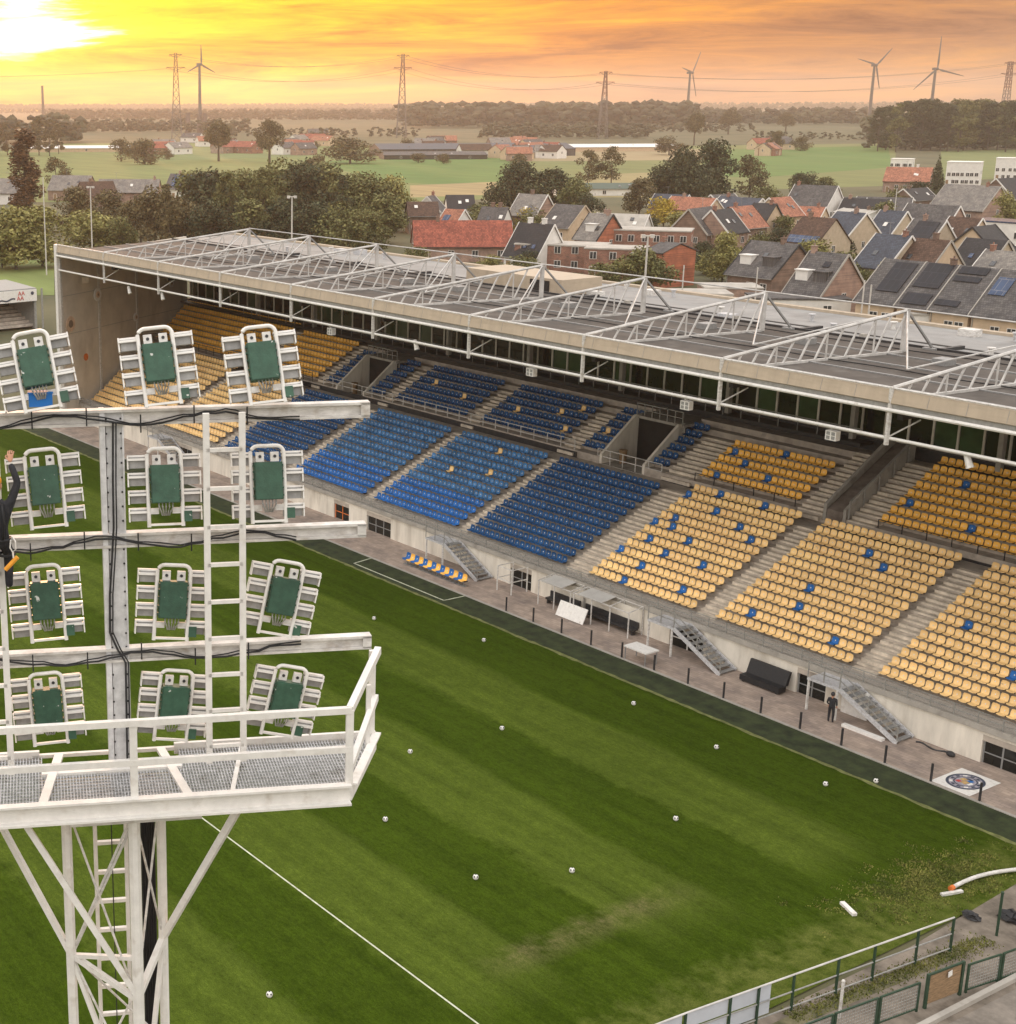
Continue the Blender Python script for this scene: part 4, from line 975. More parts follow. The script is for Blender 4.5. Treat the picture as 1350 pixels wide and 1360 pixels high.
b.bar(pl(uL0,FL,-.06), pl(uR0,FL,-.06), .05, .26); b.bar(pl(uL0,FL-.05,.06), pl(uR0,FL-.05,.06), .12, .03); b.bar(pl(uL0,FL-.05,-.2), pl(uR0,FL-.05,-.2), .14, .03)
b.bar(pl(uR0,FL,-.06), pl(uR1,BK,-.06), .05, .26); b.bar(pl(uR0+.03,FL-.03,.06), pl(uR1+.03,BK,.06), .12, .03)
b.bar(pl(uL0,BK,.02), pl(-1.0,BK,.02), .06, .16); b.bar(pl(.9,BK,.02), pl(uR1,BK,.02), .06, .16); b.bar(pl(-1.1,-.0+BK,.02), pl(1.0,BK,.02), .06, .05)
b.build('platform_edge', m_white, MR)
b = MB(); HR = 1.12
for u in (uL0+.02, 0.235, uR0-.02): b.bar(pl(u,FL,-.05), pl(u,FL,HR), .10, .06, up=MV)
for u in (): pass
b.bar(pl(uL0,FL,HR), pl(uR0,FL,HR), .085, .085); b.bar(pl(uL0,FL,.56), pl(uR0,FL,.56), .07, .085)
e = pl(uR1,BK,1.28); b.bar(pl(uR0-.02,FL,HR), pl(uR1+.02,BK,1.34), .09, .11); b.bar(pl(uR0,FL,.3), pl(uR1,BK,.62), .08, .10)
b.bar(pl(uR1-.06,BK,-.05), pl(uR1-.06,BK,1.34), .09, .07, up=MV); b.bar(pl(uR1-.18,BK-.32,0), pl(uR1-.18,BK-.32,.95), .06, .06, up=MV)
b.build('guard_rail', m_white, MR)
# supporting frame below the platform
b = MB()
Lg = [atd(88,1095,-.35), atd(214,1098,-.1), atd(178,1095,-.75)]
rad = (.075,.07,.085)
for p, r_ in zip(Lg, rad): b.tube([up(p,0), up(p,zf-.22)], r_, 8)
b.build('leg', m_white, MR)
b = MB(); b.bar(pl(-.62,FL+.15,-.27), pl(uR0-2.0,FL+.15,-.27), .12, .18); b.bar(pl(-.6,-.1,-.27), pl(.7,-.1,-.27), .12, .18); b.disc(up(Lg[2], zf-.28), UP, .2, .04, 14)
b.build('bearer', m_white2, MR)
zn = atd(178,1325,-.75).z; zm = atd(85,1268,-.35).z
near = lambda z: up(Lg[2], z); left = lambda z: up(Lg[0], z); right = lambda z: up(Lg[1], z)
b = MB()
for k, x in ((0,325),):
    b.bar(pl(u_of(320,1082,FL+.1),FL+.1,-.2), right(zm), .11, .09); b.bar(right(zm), near(zn), .09, .08)
b.bar(pl(u_of(30,1098,FL+.1),FL+.1,-.2), near(zn), .10, .08)
b.bar(pl(u_of(-25,1098,.2),.2,-.2), left(zm), .08, .07); b.bar(left(zm), near(zn-.05), .075, .07); b.bar(left(zm-.02), near(zm+.1), .06, .06)
for z0 in (zn, zn-3.0, zn-6.0, zn-9.0, zn-12.0, zn-15.0, zn-18.0):
    b.bar(left(z0-.4+.9), near(z0-2.4), .06); b.bar(right(z0+.5), near(z0-2.4), .06); b.bar(left(z0-2.3), right(z0-2.3), .06)
b.build('brace', m_white, MR)
b = MB()
z = zn
tops = zf-.3
def rod(p, q): b.tube([p, q], .018, 5)
rod(left(tops), near(zn-.1)); rod(left(zm), near(tops)); rod(near(tops), right(zm)); rod(right(tops), near(zm-.3)); rod(left(zm), near(zn-1.6)); rod(left(zm-.05)+MU*.05, right(zn-1.2)); rod(right(zm), left(zn-2))
b.tube([left(zm)+MU*.02, near(tops)+MU*.06], .022, 5)
b.build('tie_rod', m_white2, MR)
# access ladder and dark cable run within the legs
b = MB(); A = atd(126,1100,.15); B = atd(167,1100,.15)
for p in (A, B): b.bar(up(p,0), up(p,zf-.2), .05, .05)
z = .3
while z < zf-.2: b.bar(up(A,z), up(B,z), .06, .05); z += .46
b.build('lower_ladder', m_white, MR)
b = MB(); p = atd(196,1100,.12)
vbox(b, p, 0, zf-.2, .10, .04)
b.build('cable_tray', m_dark, MR)
b = MB()
for k in range(6): q = p-MU*.09+MU*.035*k-MV*.06; b.tube([up(q,0), up(q,zf-.2)], .013, 5)
b.tube([up(atd(148,1100,.1),0), up(atd(148,1100,.1),zf-.3)], .008, 5)
b.build('cable_bundle', m_black, MR)
# ---------------------------------------------------------------- floodlights (each a thing of its own)
def flood_parts(rt):
    loc = Vector((0,0,0))
    def bd(b, name, m, parent=rt, **k):
        o = b.build(name, m, None); o.parent = parent
        for a, c in k.items(): o[a] = c
        return o
    b = MB(); pts = []                          # bent tube hoop, legs down to the feet
    w, h0, h1, r = .225, -.53, .50, .10
    pts = [(-w,-.02,h0),(-w,-.02,h1-r)]+[(-w+r-r*math.cos(t), -.02, h1-r+r*math.sin(t)) for t in np.linspace(.25,math.pi/2,5)]+[(w-r+r*math.sin(t), -.02, h1-r+r*math.cos(t)) for t in np.linspace(0,math.pi/2-.25,5)]+[(w,-.02,h1-r),(w,-.02,h0)]
    b.tube(pts, .026, 8); b.bar((-w,-.02,h0+.03),(w,-.02,h0+.03),.035,.03); bd(b,'hoop_frame',m_white)
    for s in (-1, 1):
        for k in range(4):
            lv = MB(); gh = MB(); z = .355-.232*k; x0 = s*.20; x1 = s*.485; xa, xb = min(x0,x1), max(x0,x1)
            lv.box(xa,xb,.04,.10,z+.045,z+.070); lv.box(xa+.0,xb,-.02,.03,z-.004,z+.026); lv.box((x1-.018 if s > 0 else x1),(x1 if s > 0 else x1+.018),.0,.10,z-.115,z+.070)
            gh.box(xa+.03 if s < 0 else xa, xb if s < 0 else xb-.03, .035,.085,z-.105,z+.045)
            l_ = bd(lv,'louvre',m_white); bd(gh,'lamp_housing',m_louvre,l_)
    b = MB(); b.box(-.185,.185,-.10,.06,-.215,.285); b.box(-.175,.175,-.115,-.10,-.205,.275)
    for s in (-1,1):
        for z in (-.16,-.06,.06,.16,.24): b.box(s*.185-.02,s*.185+.02,-.07,.0,z-.012,z+.012)
    g = bd(b,'gear_box',m_green)
    b = MB()
    for s in (-1, 1):
        b = MB(); b.box(s*.10-.055,s*.10+.055,-.03,.03,.29,.42); k_ = bd(b,'bracket',m_white2); b = MB(); b.disc((s*.10,-.03,.36),(0,-1,0),.022,.01,8); bd(b,'bolt',m_dark,k_)
        b = MB(); b.box(s*.15-.06,s*.15+.06,-.02,.03,-.36,-.28); bd(b,'bracket',m_white2)
    b = MB()
    for k in range(5): x = -.09+.045*k; b.tube([(x,-.06,-.21),(x,-.09,-.27),(x*.7,-.06,-.33),(x*.5,-.02,-.38)],.012,5)
    bd(b,'cable',m_netgrey)
    b = MB(); b.box(.24,.345,-.05,.05,-.47,-.33); bd(b,'junction_box',m_green)
FLIST = [(48,492,-9,22,'top left floodlight behind the blue box, leaning left'),(211,486,-5,22,'top row floodlight above the column with white spots on its green box'),(349,484,-5,22,'top row floodlight farthest right with streaked green box'),
         (60,648,-4,14,'left floodlight of the second row beside the worker'),(219,646,0,14,'second row floodlight between the column and ladder'),(356,642,0,14,'second row floodlight right of the ladder'),
         (61,800,-3,8,'left floodlight of the third row'),(229,799,5,8,'third row floodlight right of the column, tilted slightly'),(374,794,13,8,'third row floodlight right of the ladder, tilted'),
         (64,940,-3,2,'left floodlight of the lowest row behind the guard rail'),(231,936,7,2,'lowest row floodlight right of the column behind the rail'),(378,930,13,2,'lowest row floodlight right of the ladder behind the rail')]
proto = None
for x, y, roll, pitch, lb in FLIST:
    p = atd(x, y, -.02)
    if proto is None: proto = root('floodlight', p, '', 'floodlight', 'floodlights on the mast'); flood_parts(proto); o = proto
    else: o = dup(proto)
    o.location = p; o['label'] = lb
    Rm = Matrix((MU, MV, UP)).transposed(); o.rotation_euler = (Rm @ Matrix.Rotation(R(roll), 3, 'Y') @ Matrix.Rotation(R(-pitch), 3, 'X')).to_euler()
# blue plastic box standing behind the first floodlight
p = atd(54,532,-.12); b = MB(); b.box(-.15,.15,-.06,.08,-.07,.10); b.box(-.16,.16,-.07,.09,.10,.12); o = b.build('blue_box', m_blub, None, (0,0,0)); o.location = p; o.rotation_euler = Matrix((MU,MV,UP)).transposed().to_euler(); tag(o, 'small bright blue box on the top arm under the left floodlight', 'box')
# ---------------------------------------------------------------- people
def skin_body(name, joints, edges, rads, m, root_i, sub=2, parent=None):
    me = bpy.data.meshes.new(name); me.from_pydata([tuple(j) for j in joints], edges, []); o = bpy.data.objects.new(name, me); COL.objects.link(o)
    o.modifiers.new('skin', 'SKIN'); 
    for i, r_ in enumerate(rads): me.skin_vertices[0].data[i].radius = (r_, r_) if not isinstance(r_, tuple) else r_
    me.skin_vertices[0].data[root_i].use_root = True
    s = o.modifiers.new('sub', 'SUBSURF'); s.levels = sub; s.render_levels = sub
    me.materials.append(m); 
    if parent: o.parent = parent
    return o
def head_mesh(parent, c, rot, m_s, hat=None, hair=None):
    b = MB(); b.ball((0,0,0),.115,16,12,sq=(.82,1.0,1.18)); b.ball((0,-.108,-.01),.022,8,6,sq=(.8,1.1,1.5))
    for s in (-1,1): b.ball((s*.097,.01,-.005),.03,8,6,sq=(.35,.7,1.1))
    b.ball((0,-.098,-.062),.028,8,5,sq=(1.2,.4,.35)); b.tube([(0,.02,-.2),(0,.015,-.08)],.055,10)
    o = b.build('head', m_s, None, smooth=True); o.parent = parent; o.location = c; o.rotation_euler = rot
    b = MB()
    for s in (-1,1): b.ball((s*.036,-.1,.02),.012,8,6)
    e = b.build('eyes', m_dark, None, smooth=True); e.parent = o
    b = MB(); b.ball((0,.016,.035),.122,16,10,sq=(.86,1.0,1.05))
    for k in range(len(b.v)):
        v = b.v[k]
        if v[2] < .03 and v[1] < .02: b.v[k] = (v[0]*.85, v[1]*.85+.02, max(v[2],.03))
    q = b.build('helmet' if hat else 'hair', hat or hair or m_dark, None, smooth=True); q.parent = o
    return o
def hand(parent, p, rot, m_s, curl=1.0):
    j = [(0,0,0),(0,0,-.05),(0,0,-.095)]; e = [(0,1),(1,2)]; r_ = [(.024,.018),(.042,.018),(.040,.016)]
    for k, (x, ln) in enumerate(((-.034,.070),(-.012,.082),(.011,.076),(.032,.060))):
        i = len(j); j += [(x,0,-.098),(x*1.05,-.018*curl,-.098-ln*.45),(x*1.05,-.055*curl,-.098-ln*.75)]; e += [(2,i),(i,i+1),(i+1,i+2)]; r_ += [.0105,.0098,.0085]
    i = len(j); j += [(-.045,-.012,-.045),(-.068,-.036*curl,-.075),(-.062,-.06*curl,-.098)]; e += [(1,i),(i,i+1),(i+1,i+2)]; r_ += [.014,.0115,.0095]
    o = skin_body('hand', j, e, r_, m_s, 0, 1, parent); o.location = p; o.rotation_euler = rot; return o
# worker climbing the left ladder of the mast, body mostly beyond the picture edge
pw = atd(-5, 714, -.62); WK = root('person', pw+Vector((0,0,-1.0)), 'worker in black clothes and harness climbing the left ladder of the mast', 'person')
WK.rotation_euler = (0, 0, math.atan2(MU.y, MU.x))
J = [(0,0,.98),(0,0,1.15),(0,-.02,1.38),(0,.0,1.50),(-.10,0,.93),(-.13,.16,.58),(-.12,.10,.12),(-.12,.22,.08),(.10,0,.93),(.14,.24,.72),(.13,.16,.32),(.13,.28,.29),
     (-.19,-.01,1.43),(-.27,.06,1.22),(-.20,.25,1.35),(.19,-.01,1.43),(.30,.04,1.70),(.215,.17,1.92)]
E = [(0,1),(1,2),(2,3),(0,4),(4,5),(5,6),(6,7),(0,8),(8,9),(9,10),(10,11),(2,12),(12,13),(13,14),(2,15),(15,16),(16,17)]
RR = [(.16,.11),(.15,.105),(.18,.12),.062,.095,.072,.052,.045,.095,.072,.052,.045,.068,.050,.042,.068,.050,.042]
skin_body('body', J, E, RR, m_cloth, 0, 2, WK)
head_mesh(WK, (0,.02,1.68), (R(8),0,R(165)), m_skin, hat=m_hivis)
hand(WK, (-.20,.26,1.37), (R(-115),0,R(10)), m_skin); hand(WK, (.215,.17,1.93), (R(165),0,R(-10)), m_skin)
b = MB()
for z in (.98,): b.tube([(.185*math.cos(t),.125*math.sin(t),z) for t in np.linspace(0,2*math.pi,20)],.022,6)
for s in (-1,1): b.tube([(s*.09,-.125,1.0),(s*.11,-.145,1.2),(s*.10,-.13,1.4),(s*.09,.0,1.49),(s*.10,.125,1.36),(s*.09,.12,1.0)],.018,6); b.tube([(s*.12+.10*math.cos(t),.09+.10*math.sin(t),.80-.05*s) for t in np.linspace(0,2*math.pi,14)],.018,6)
o = b.build('harness', m_black, None, smooth=True); o.parent = WK
b = MB(); b.tube([(.20,-.06,1.02),(.24,-.08,.96),(.24,-.08,.86),(.20,-.08,.82),(.17,-.08,.88),(.18,-.07,.97),(.20,-.06,1.02)],.011,6); b.tube([(.2,-.08,.82),(.21,-.09,.72),(.18,-.08,.66)],.012,6); o = b.build('carabiner', m_white, None); o.parent = WK
b = MB(); b.tube([(.10,-.17,.62),(.26,-.16,.78)],.03,8); o = b.build('tool', m_hivis, None); o.parent = WK
# figure in dark clothes standing on the paving below the nearest landing
q = at(1103,960); PS = root('person', (q.x,q.y,.012), 'person in dark clothes with a pale top standing beside the nearest stairs', 'person', None, R(200))
J = [(0,0,.93),(0,0,1.1),(0,-.01,1.33),(0,0,1.45),(-.09,0,.88),(-.11,-.02,.48),(-.11,.02,.09),(-.11,-.12,.06),(.09,0,.88),(.11,-.03,.48),(.11,.02,.09),(.11,-.12,.06),(-.19,0,1.37),(-.25,.02,1.1),(-.20,-.16,.96),(.19,0,1.37),(.25,.02,1.1),(.20,-.16,.96)]
E = [(0,1),(1,2),(2,3),(0,4),(4,5),(5,6),(6,7),(0,8),(8,9),(9,10),(10,11),(2,12),(12,13),(13,14),(2,15),(15,16),(16,17)]
RR = [(.17,.12),(.155,.11),(.185,.12),.058,.10,.075,.052,.045,.10,.075,.052,.045,.065,.05,.04,.065,.05,.04]
skin_body('body', J, E, RR, m_cloth, 0, 1, PS)
head_mesh(PS, (0,0,1.60), (0,0,0), m_skin)
hand(PS, (-.20,-.17,.95), (R(30),0,0), m_skin, .6); hand(PS, (.20,-.17,.95), (R(30),0,0), m_skin, .6)
b = MB()
for s in (-1,1):
    b.tube([(s*.1,-.135,1.36),(s*.13,-.15,1.15),(s*.15,-.13,1.0)],.05,8)
o = b.build('pale_scarf', m_white, None, smooth=True); o.parent = PS
# ---------------------------------------------------------------- houses
m_brick = tilemat('red_brick', (.27,.105,.07), (.30,.26,.22), .44, .16, .85, .25, rot=(R(90),0,0))
m_brickp = tilemat('pink_brick', (.33,.20,.155), (.33,.29,.25), .44, .16, .85, .2, rot=(R(90),0,0))
m_brickb = tilemat('brown_brick', (.19,.115,.085), (.24,.2,.17), .44, .16, .85, .22, rot=(R(90),0,0))
m_brickr = tilemat('orange_red_brick', (.42,.125,.065), (.32,.2,.15), .44, .16, .85, .25, rot=(R(90),0,0))
m_beige = mat('beige_brick', (.48,.385,.28), .85, 0, .13, 1.2); m_peach = mat('peach_render', (.56,.42,.29), .8, 0, .1, .9); m_wht = mat('white_render', (.72,.69,.65), .75, 0, .08, .8)
m_tred = tilemat('red_roof_tile', (.30,.085,.055), (.10,.04,.03), .34, .30, .75, .3); m_tblk = tilemat('black_roof_tile', (.024,.022,.025), (.012,.012,.012), .34, .30, .6, .3); m_tgry = tilemat('grey_roof_tile', (.105,.098,.098), (.05,.05,.05), .34, .30, .8, .25)
m_tbrn = tilemat('brown_roof_tile', (.095,.056,.04), (.04,.025,.02), .34, .30, .8, .3); m_tblu = tilemat('slate_blue_tile', (.05,.06,.085), (.025,.028,.035), .34, .30, .6, .25); m_tor = tilemat('orange_roof_tile', (.36,.15,.095), (.14,.07,.05), .34, .30, .8, .3)
m_tpal = tilemat('pale_grey_tile', (.21,.195,.18), (.13,.12,.115), .34, .30, .85, .2); m_flat = mat('flat_roof', (.40,.37,.33), .8, 0, .2, .5)
m_solar = tilemat('solar_panel', (.008,.009,.015), (.03,.03,.04), 1.0, 1.6, .5, .2, msize=.03); m_solarb = tilemat('blue_solar_panel', (.03,.055,.115), (.15,.16,.2), 1.0, 1.6, .2, .25, msize=.04)
m_win = mat('house_window_glass', (.03,.034,.04), .15, 0, .4, 2, spec=.7)
HN = [0]
def house(lb, x, y, Zr, Ln, Wd, wall, roof, phi=0, eave=None, wins=2, gwins=1, chim=0, dorm=0, solar=None, flat=False, verge=None, name='house', group='houses behind the stand', solar2=None, doors=1, lean=None):
    """x, y: pixel of the ridge middle, standing Zr metres above the ground; phi: turn of the ridge away from the view's right"""
    HN[0] += 1; rnd = random.Random(HN[0]*7)
    x1, x2 = (x if isinstance(x, tuple) else (None, None)); x = (x1+x2)/2 if x1 is not None else x
    p = at(x, y, 'Z', Zr); d = RH*math.cos(R(phi))+FH*math.sin(R(phi))
    if x1 is not None:                      # length from the ridge's two ends
        e_ = pj(p+d*.5)[0]-pj(p-d*.5)[0]; Ln = max(4.0, abs((x2-x1)/e_)-.5)
    rz = math.atan2(d.y, d.x)
    h = eave if eave else Zr*(.55 if not flat else 1.0); rt = root(name, (p.x, p.y, -.05), lb, 'house', group, rz)
    def bd(b, nm, m, parent=rt, fix=False):
        o = b.build(nm, m, None); o.parent = parent
        return fixn(o) if fix else o
    a, w = Ln/2, Wd/2
    b = MB()
    if flat:
        b.box(-a,a,-w,w,0,Zr-.25); bd(b,'wall',wall)
        b = MB(); b.box(-a-.15,a+.15,-w-.15,w+.15,Zr-.25,Zr); b.box(-a+.2,a-.2,-w+.2,w-.2,Zr,Zr+.02); r0 = bd(b,'roof',roof)
    else:
        b.prism([(-a,-w,0),(-a,w,0),(-a,w,h),(-a,0,Zr-.12),(-a,-w,h)],(Ln,0,0)); bd(b,'wall',wall,fix=True)
        b = MB(); sl_ = (Zr-h)/w; ov = .45; t = .16
        b.prism([(-a-.25,-w-ov,h-ov*sl_),(-a-.25,0,Zr),(-a-.25,w+ov,h-ov*sl_),(-a-.25,w+ov,h-ov*sl_+t),(-a-.25,0,Zr+t),(-a-.25,-w-ov,h-ov*sl_+t)],(Ln+.5,0,0)); r0 = bd(b,'roof',roof,fix=True)
        if verge is not None:
            for s in (-1, 1):
                b = MB()
                for q in (-1, 1): b.bar((s*(a+.27),q*(w+ov),h-ov*sl_+.08),(s*(a+.27),0,Zr+.1),.10,.34)
                bd(b,'verge_board',verge,r0)
        if chim:
            for k in range(chim):
                xx = -a*.7+1.4*a*(k+.5)/chim+rnd.uniform(-.5,.5); b = MB(); b.box(xx-.4,xx+.4,-.1,.6,Zr-1.0,Zr+1.15); b.box(xx-.48,xx+.48,-.18,.68,Zr+1.0,Zr+1.2); bd(b,'chimney',m_wht if chim == 2 and 'white' in lb else m_brickb,r0)
        if solar:
            for (u0,u1,s0,s1,mm) in solar:
                b = MB(); n = Vector((0,-sl_,1)).normalized()
                P = [Vector((u*a, -w*(1-s), h+(Zr-h)*s+t)) + Vector((0,-.05,.09)) for u, s in ((u0,s0),(u1,s0),(u1,s1),(u0,s1))]
                b.prism(P, Vector((0,-.03,.05))); bd(b,'solar_panel',m_solar if mm == 0 else m_solarb,r0,True)
        for s in (-1, 1):                   # eaves gutters
            b = MB(); b.bar((-a-.25,s*(w+ov+.06),h-ov*sl_+.03),(a+.25,s*(w+ov+.06),h-ov*sl_+.03),.12,.12); bd(b,'gutter',m_dark if rnd.random() < .5 else m_netgrey,r0)
        if not solar and Ln > 5:
            for k in range(rnd.choice([0,1,1,2,2])):
                xx = rnd.uniform(-a*.75,a*.75); s_ = rnd.uniform(.3,.62); n_ = Vector((0,-sl_,1)).normalized(); dq = Vector((0,1,sl_)).normalized()
                c_ = Vector((xx,-w*(1-s_),h+(Zr-h)*s_+t))+n_*.05; b = MB()
                b.prism([c_-Vector((.42,0,0))-dq*.55,c_+Vector((.42,0,0))-dq*.55,c_+Vector((.42,0,0))+dq*.55,c_-Vector((.42,0,0))+dq*.55],n_*.08); bd(b,'skylight',m_wht if rnd.random() < .45 else m_win,r0,True)
        if not chim and rnd.random() < .65 and name == 'house':
            xx = rnd.choice([-1,1])*a*rnd.uniform(.3,.85); b = MB(); b.box(xx-.35,xx+.35,-.35,.35,Zr-.9,Zr+.95); b.box(xx-.42,xx+.42,-.42,.42,Zr+.85,Zr+1.0); b.tube([(xx,0,Zr+1.0),(xx,0,Zr+1.35)],.13,6); bd(b,'chimney',rnd.choice([m_brickb,m_brick,m_brickp]),r0)
        if rnd.random() < .4 and name == 'house' and Ln > 6:
            xx = rnd.uniform(-a*.5,a*.5); b = MB(); b.bar((xx,.1,Zr),(xx,.1,Zr+2.2),.05); b.bar((xx-.6,.1,Zr+2.1),(xx+.6,.1,Zr+2.1),.05)
            for q in range(4): b.bar((xx-.5+.33*q,-.25,Zr+2.1),(xx-.5+.33*q,.45,Zr+2.1),.035)
            bd(b,'aerial',m_grey,r0)
        for k in range(dorm):
            xx = -a+Ln*(k+.5)/dorm; s = .30; y0 = -w*(1-s); z0 = h+(Zr-h)*s
            b = MB(); b.box(xx-1.1,xx+1.1,y0-.2,y0+1.9,z0-.15,z0+1.45); b.box(xx-1.25,xx+1.25,y0-.4,y0+2.2,z0+1.45,z0+1.6); dm = bd(b,'dormer',m_wht if k % 2 == 0 else m_tgry,r0)
    if name == 'house' and not flat and rnd.random() < .55:
        b = MB(); b.bar((-a+.2,-w-.07,.05),(-a+.2,-w-.07,h-.1),.09); bd(b,'downpipe',m_netgrey)
    def win(c, n_, ww, hh):
        c = Vector(c); n_ = Vector(n_); tq = n_.cross(UP)
        b = MB(); b.bar(c-tq*ww/2+n_*.03, c+tq*ww/2+n_*.03, .10, hh+.16); b.bar(c-tq*(ww/2-.09)+n_*.055, c+tq*(ww/2-.09)+n_*.055, .10, hh, 1); b.bar(c-tq*.04+n_*.08, c+tq*.04+n_*.08, .08, hh)
        o = b.build('window', [m_wht, m_win], None); o.parent = rt
    fl = 2 if h > 4.6 else 1
    for f in range(fl):
        z = (1.5 if fl == 2 else h*.5)+f*2.75
        for k in range(wins):
            xx = -a+Ln*(k+.5)/max(1,wins)+rnd.uniform(-.3,.3)
            if f == 0 and k == 0 and doors:
                b = MB(); b.box(xx-.5,xx+.5,-w-.08,-w+.02,0.05,2.1); b.box(xx-.6,xx+.6,-w-.05,-w+.01,0.05,2.2,1); o = b.build('door', [m_timber, m_wht], None); o.parent = rt; continue
            win((xx,-w,z),(0,-1,0),1.3,1.25)
    for s in (-1, 1):
        for k in range(gwins):
            yy = -w*.45+ (0 if gwins == 1 else .9*w*k/(gwins-1)) + (.45*w if gwins == 1 else 0)
            win((s*a,yy,h*.55+(.9 if gwins == 1 else 0)),(s,0,0),1.0,1.2)
    return rt
W_, B_, G_ = m_wht, m_brick, m_beige
GP = -57
house('long red tiled farmhouse row closest to the grove',(548,680),293,8.0,21,10,m_brickp,m_tred,-2,3.4,4,1)
house('white gabled house with steep black roof and white chimneys',(690,737),297,8.8,9.5,9.5,W_,m_tblk,-48,3.0,4,1,2,0,[(-.62,-.42,.2,.32,1),(-.1,.1,.2,.32,1),(.42,.62,.2,.32,1)],verge=W_)
house('flat roofed red brick block behind the plant room',748,322,5.2,17,9,B_,m_flat,-24,None,5,1,flat=True)
house('lower flat brick block with cream roof edge',820,327,5.6,11,8,B_,m_flat,-20,None,3,1,flat=True)
house('red brick house with a tall gable and a white window',(783,815),284,9.0,11,9.5,m_brickr,m_tpal,-52,4.2,2,1,0,1,verge=m_dark)
house('house with wide pale roof beside the red gable',(738,778),272,8.6,12,11,m_peach,m_tgry,-50,4.0,2,1,0,0,verge=m_beige)
house('grey roofed house with pink brick gable under the dark trees',(690,728),258,9.2,13,11,m_brickp,m_tpal,-40,4.4,3,1,1,0,verge=W_)
house('low slate house with two tall chimneys',(640,676),275,7.0,11,8,W_,m_tgry,-30,3,3,1,2)
house('small pink roofed cottage with white gable',(592,618),278,6.6,9,8,W_,m_tor,-42,3,2,1,0,0,[(-.7,.0,.1,.6,1)],verge=W_)
house('white house with dark roof and bright windows beyond the red row',(592,630),259,7.4,12,8,W_,m_tblk,0,4.2,4,1)
house('brown brick house with hipped dark roof by the grove',(540,582),268,7.6,11,9,m_brickb,m_tbrn,0,4.6,3,1)
house('small white gabled house behind the brown one',572,260,7.6,8,7,W_,m_tgry,70,4,1,1,verge=W_)
house('brick hall with flat white roof edge beside the yellow trees',868,303,6.0,16,9,B_,m_flat,-20,None,6,1,flat=True,verge=W_)
house('orange-red brick annex with blank gable wall next to a lawn',(880,905),322,7.6,9,8.5,m_brickr,m_tgry,GP,6.2,0,0)
house('small brown brick gable house with light verge',(915,945),276,8.6,10,9,m_brickb,m_tgry,50,3.6,1,2,verge=m_flat)
house('dark roofed house adjoining the brown gable, pale verge',(945,972),278,8.4,10,9,m_brickp,m_tblk,44,3.8,2,1,verge=W_)
house('dark house with patched red roof tiles',(968,1000),274,8.2,9,9,m_brickb,m_tor,40,3.9,2,1,verge=m_tbrn)
house('cream walled house with dark roof and white columns',(1002,1032),270,8.2,10,9,m_peach,m_tblk,-46,4.4,4,1,verge=m_dark)
house('pink tiled house with broad white verge',(1022,1050),262,8.2,11,9,m_peach,m_tor,38,4.0,2,1,verge=W_)
house('big grey roofed house with tall white end gable',(1056,1114),246,9.4,17,12,W_,m_tgry,-46,3.6,4,2,verge=W_)
house('orange brick lean-to house in front of the big grey roof',1068,274,5.6,11,6,m_peach,m_tor,-40,3.4,3,1,verge=W_)
house('brown tiled terrace house with a blue solar strip at the eaves',(1066,1112),289,9.2,15,11,m_beige,m_tbrn,GP,4.4,3,1,0,0,[(-.9,.95,-.02,.26,1)])
house('blue slate terrace house with beige end gable',(1112,1152),282,9.6,9,13,m_beige,m_tblu,GP,4.4,2,1,0,0,[(.2,.9,-.02,.14,1)],verge=W_)
house('dark grey house with big white dormer windows',(998,1062),322,8.8,13,12,m_brickb,m_tgry,GP,3.8,3,1,0,2,verge=m_dark)
house('grey roofed house with large pink brick gable facing the stand',(1076,1128),336,9.4,10.5,11,m_brickp,m_tgry,GP,3.8,2,1,0,2,[(.15,.5,.62,.75,0)],verge=m_flat)
house('beige gabled house with blue-black roof behind the pink gable',(1164,1212),312,9.4,10,12,m_beige,m_tblu,GP,4.4,2,1,verge=W_)
house('beige house with slate roof on the middle row',(1170,1206),280,9.2,10,9,m_beige,m_tblu,GP,5.0,4,1,verge=W_)
house('long plain grey roofed house across the street',(1206,1276),272,9.0,17,9,m_brickp,m_tgry,GP,4.2,4,1,verge=W_)
house('house with one black panelled roof slope and white verge',(1214,1258),292,9.2,10,10,m_beige,m_tgry,GP,4.6,3,1,0,0,[(-.6,.8,.05,.9,0)],verge=W_)
house('brown grey tiled house with a small roof vent',(1262,1306),289,9.4,11,11,m_peach,m_tbrn,GP,4.4,3,1,verge=W_)
house('brown roofed house with peach gable and brick chimney',(1214,1264),318,9.0,12,10,m_peach,m_tbrn,GP,4.4,3,1,1,0,verge=m_flat)
house('cream gabled house with dark low roof right of the brown ones',(1292,1322),300,8.8,9,9,m_peach,m_tblk,40,4.6,2,1,verge=m_dark)
house('dark roofed house with skylight in front of the cream gable',(1284,1340),318,8.8,12,10,m_beige,m_tblk,GP,4.3,3,1,0,0,[(-.3,-.1,.3,.45,1)],verge=m_flat)
house('modern flat house with blue panels on its roof',1338,292,7.0,14,9,W_,m_solarb,GP,None,4,1,flat=True)
house('pale grey roofed house at the picture edge above the terrace',(1310,1372),334,8.6,12,11,m_beige,m_tpal,GP,4.3,3,1,verge=W_)
G3 = 'terraced houses with panelled roofs'
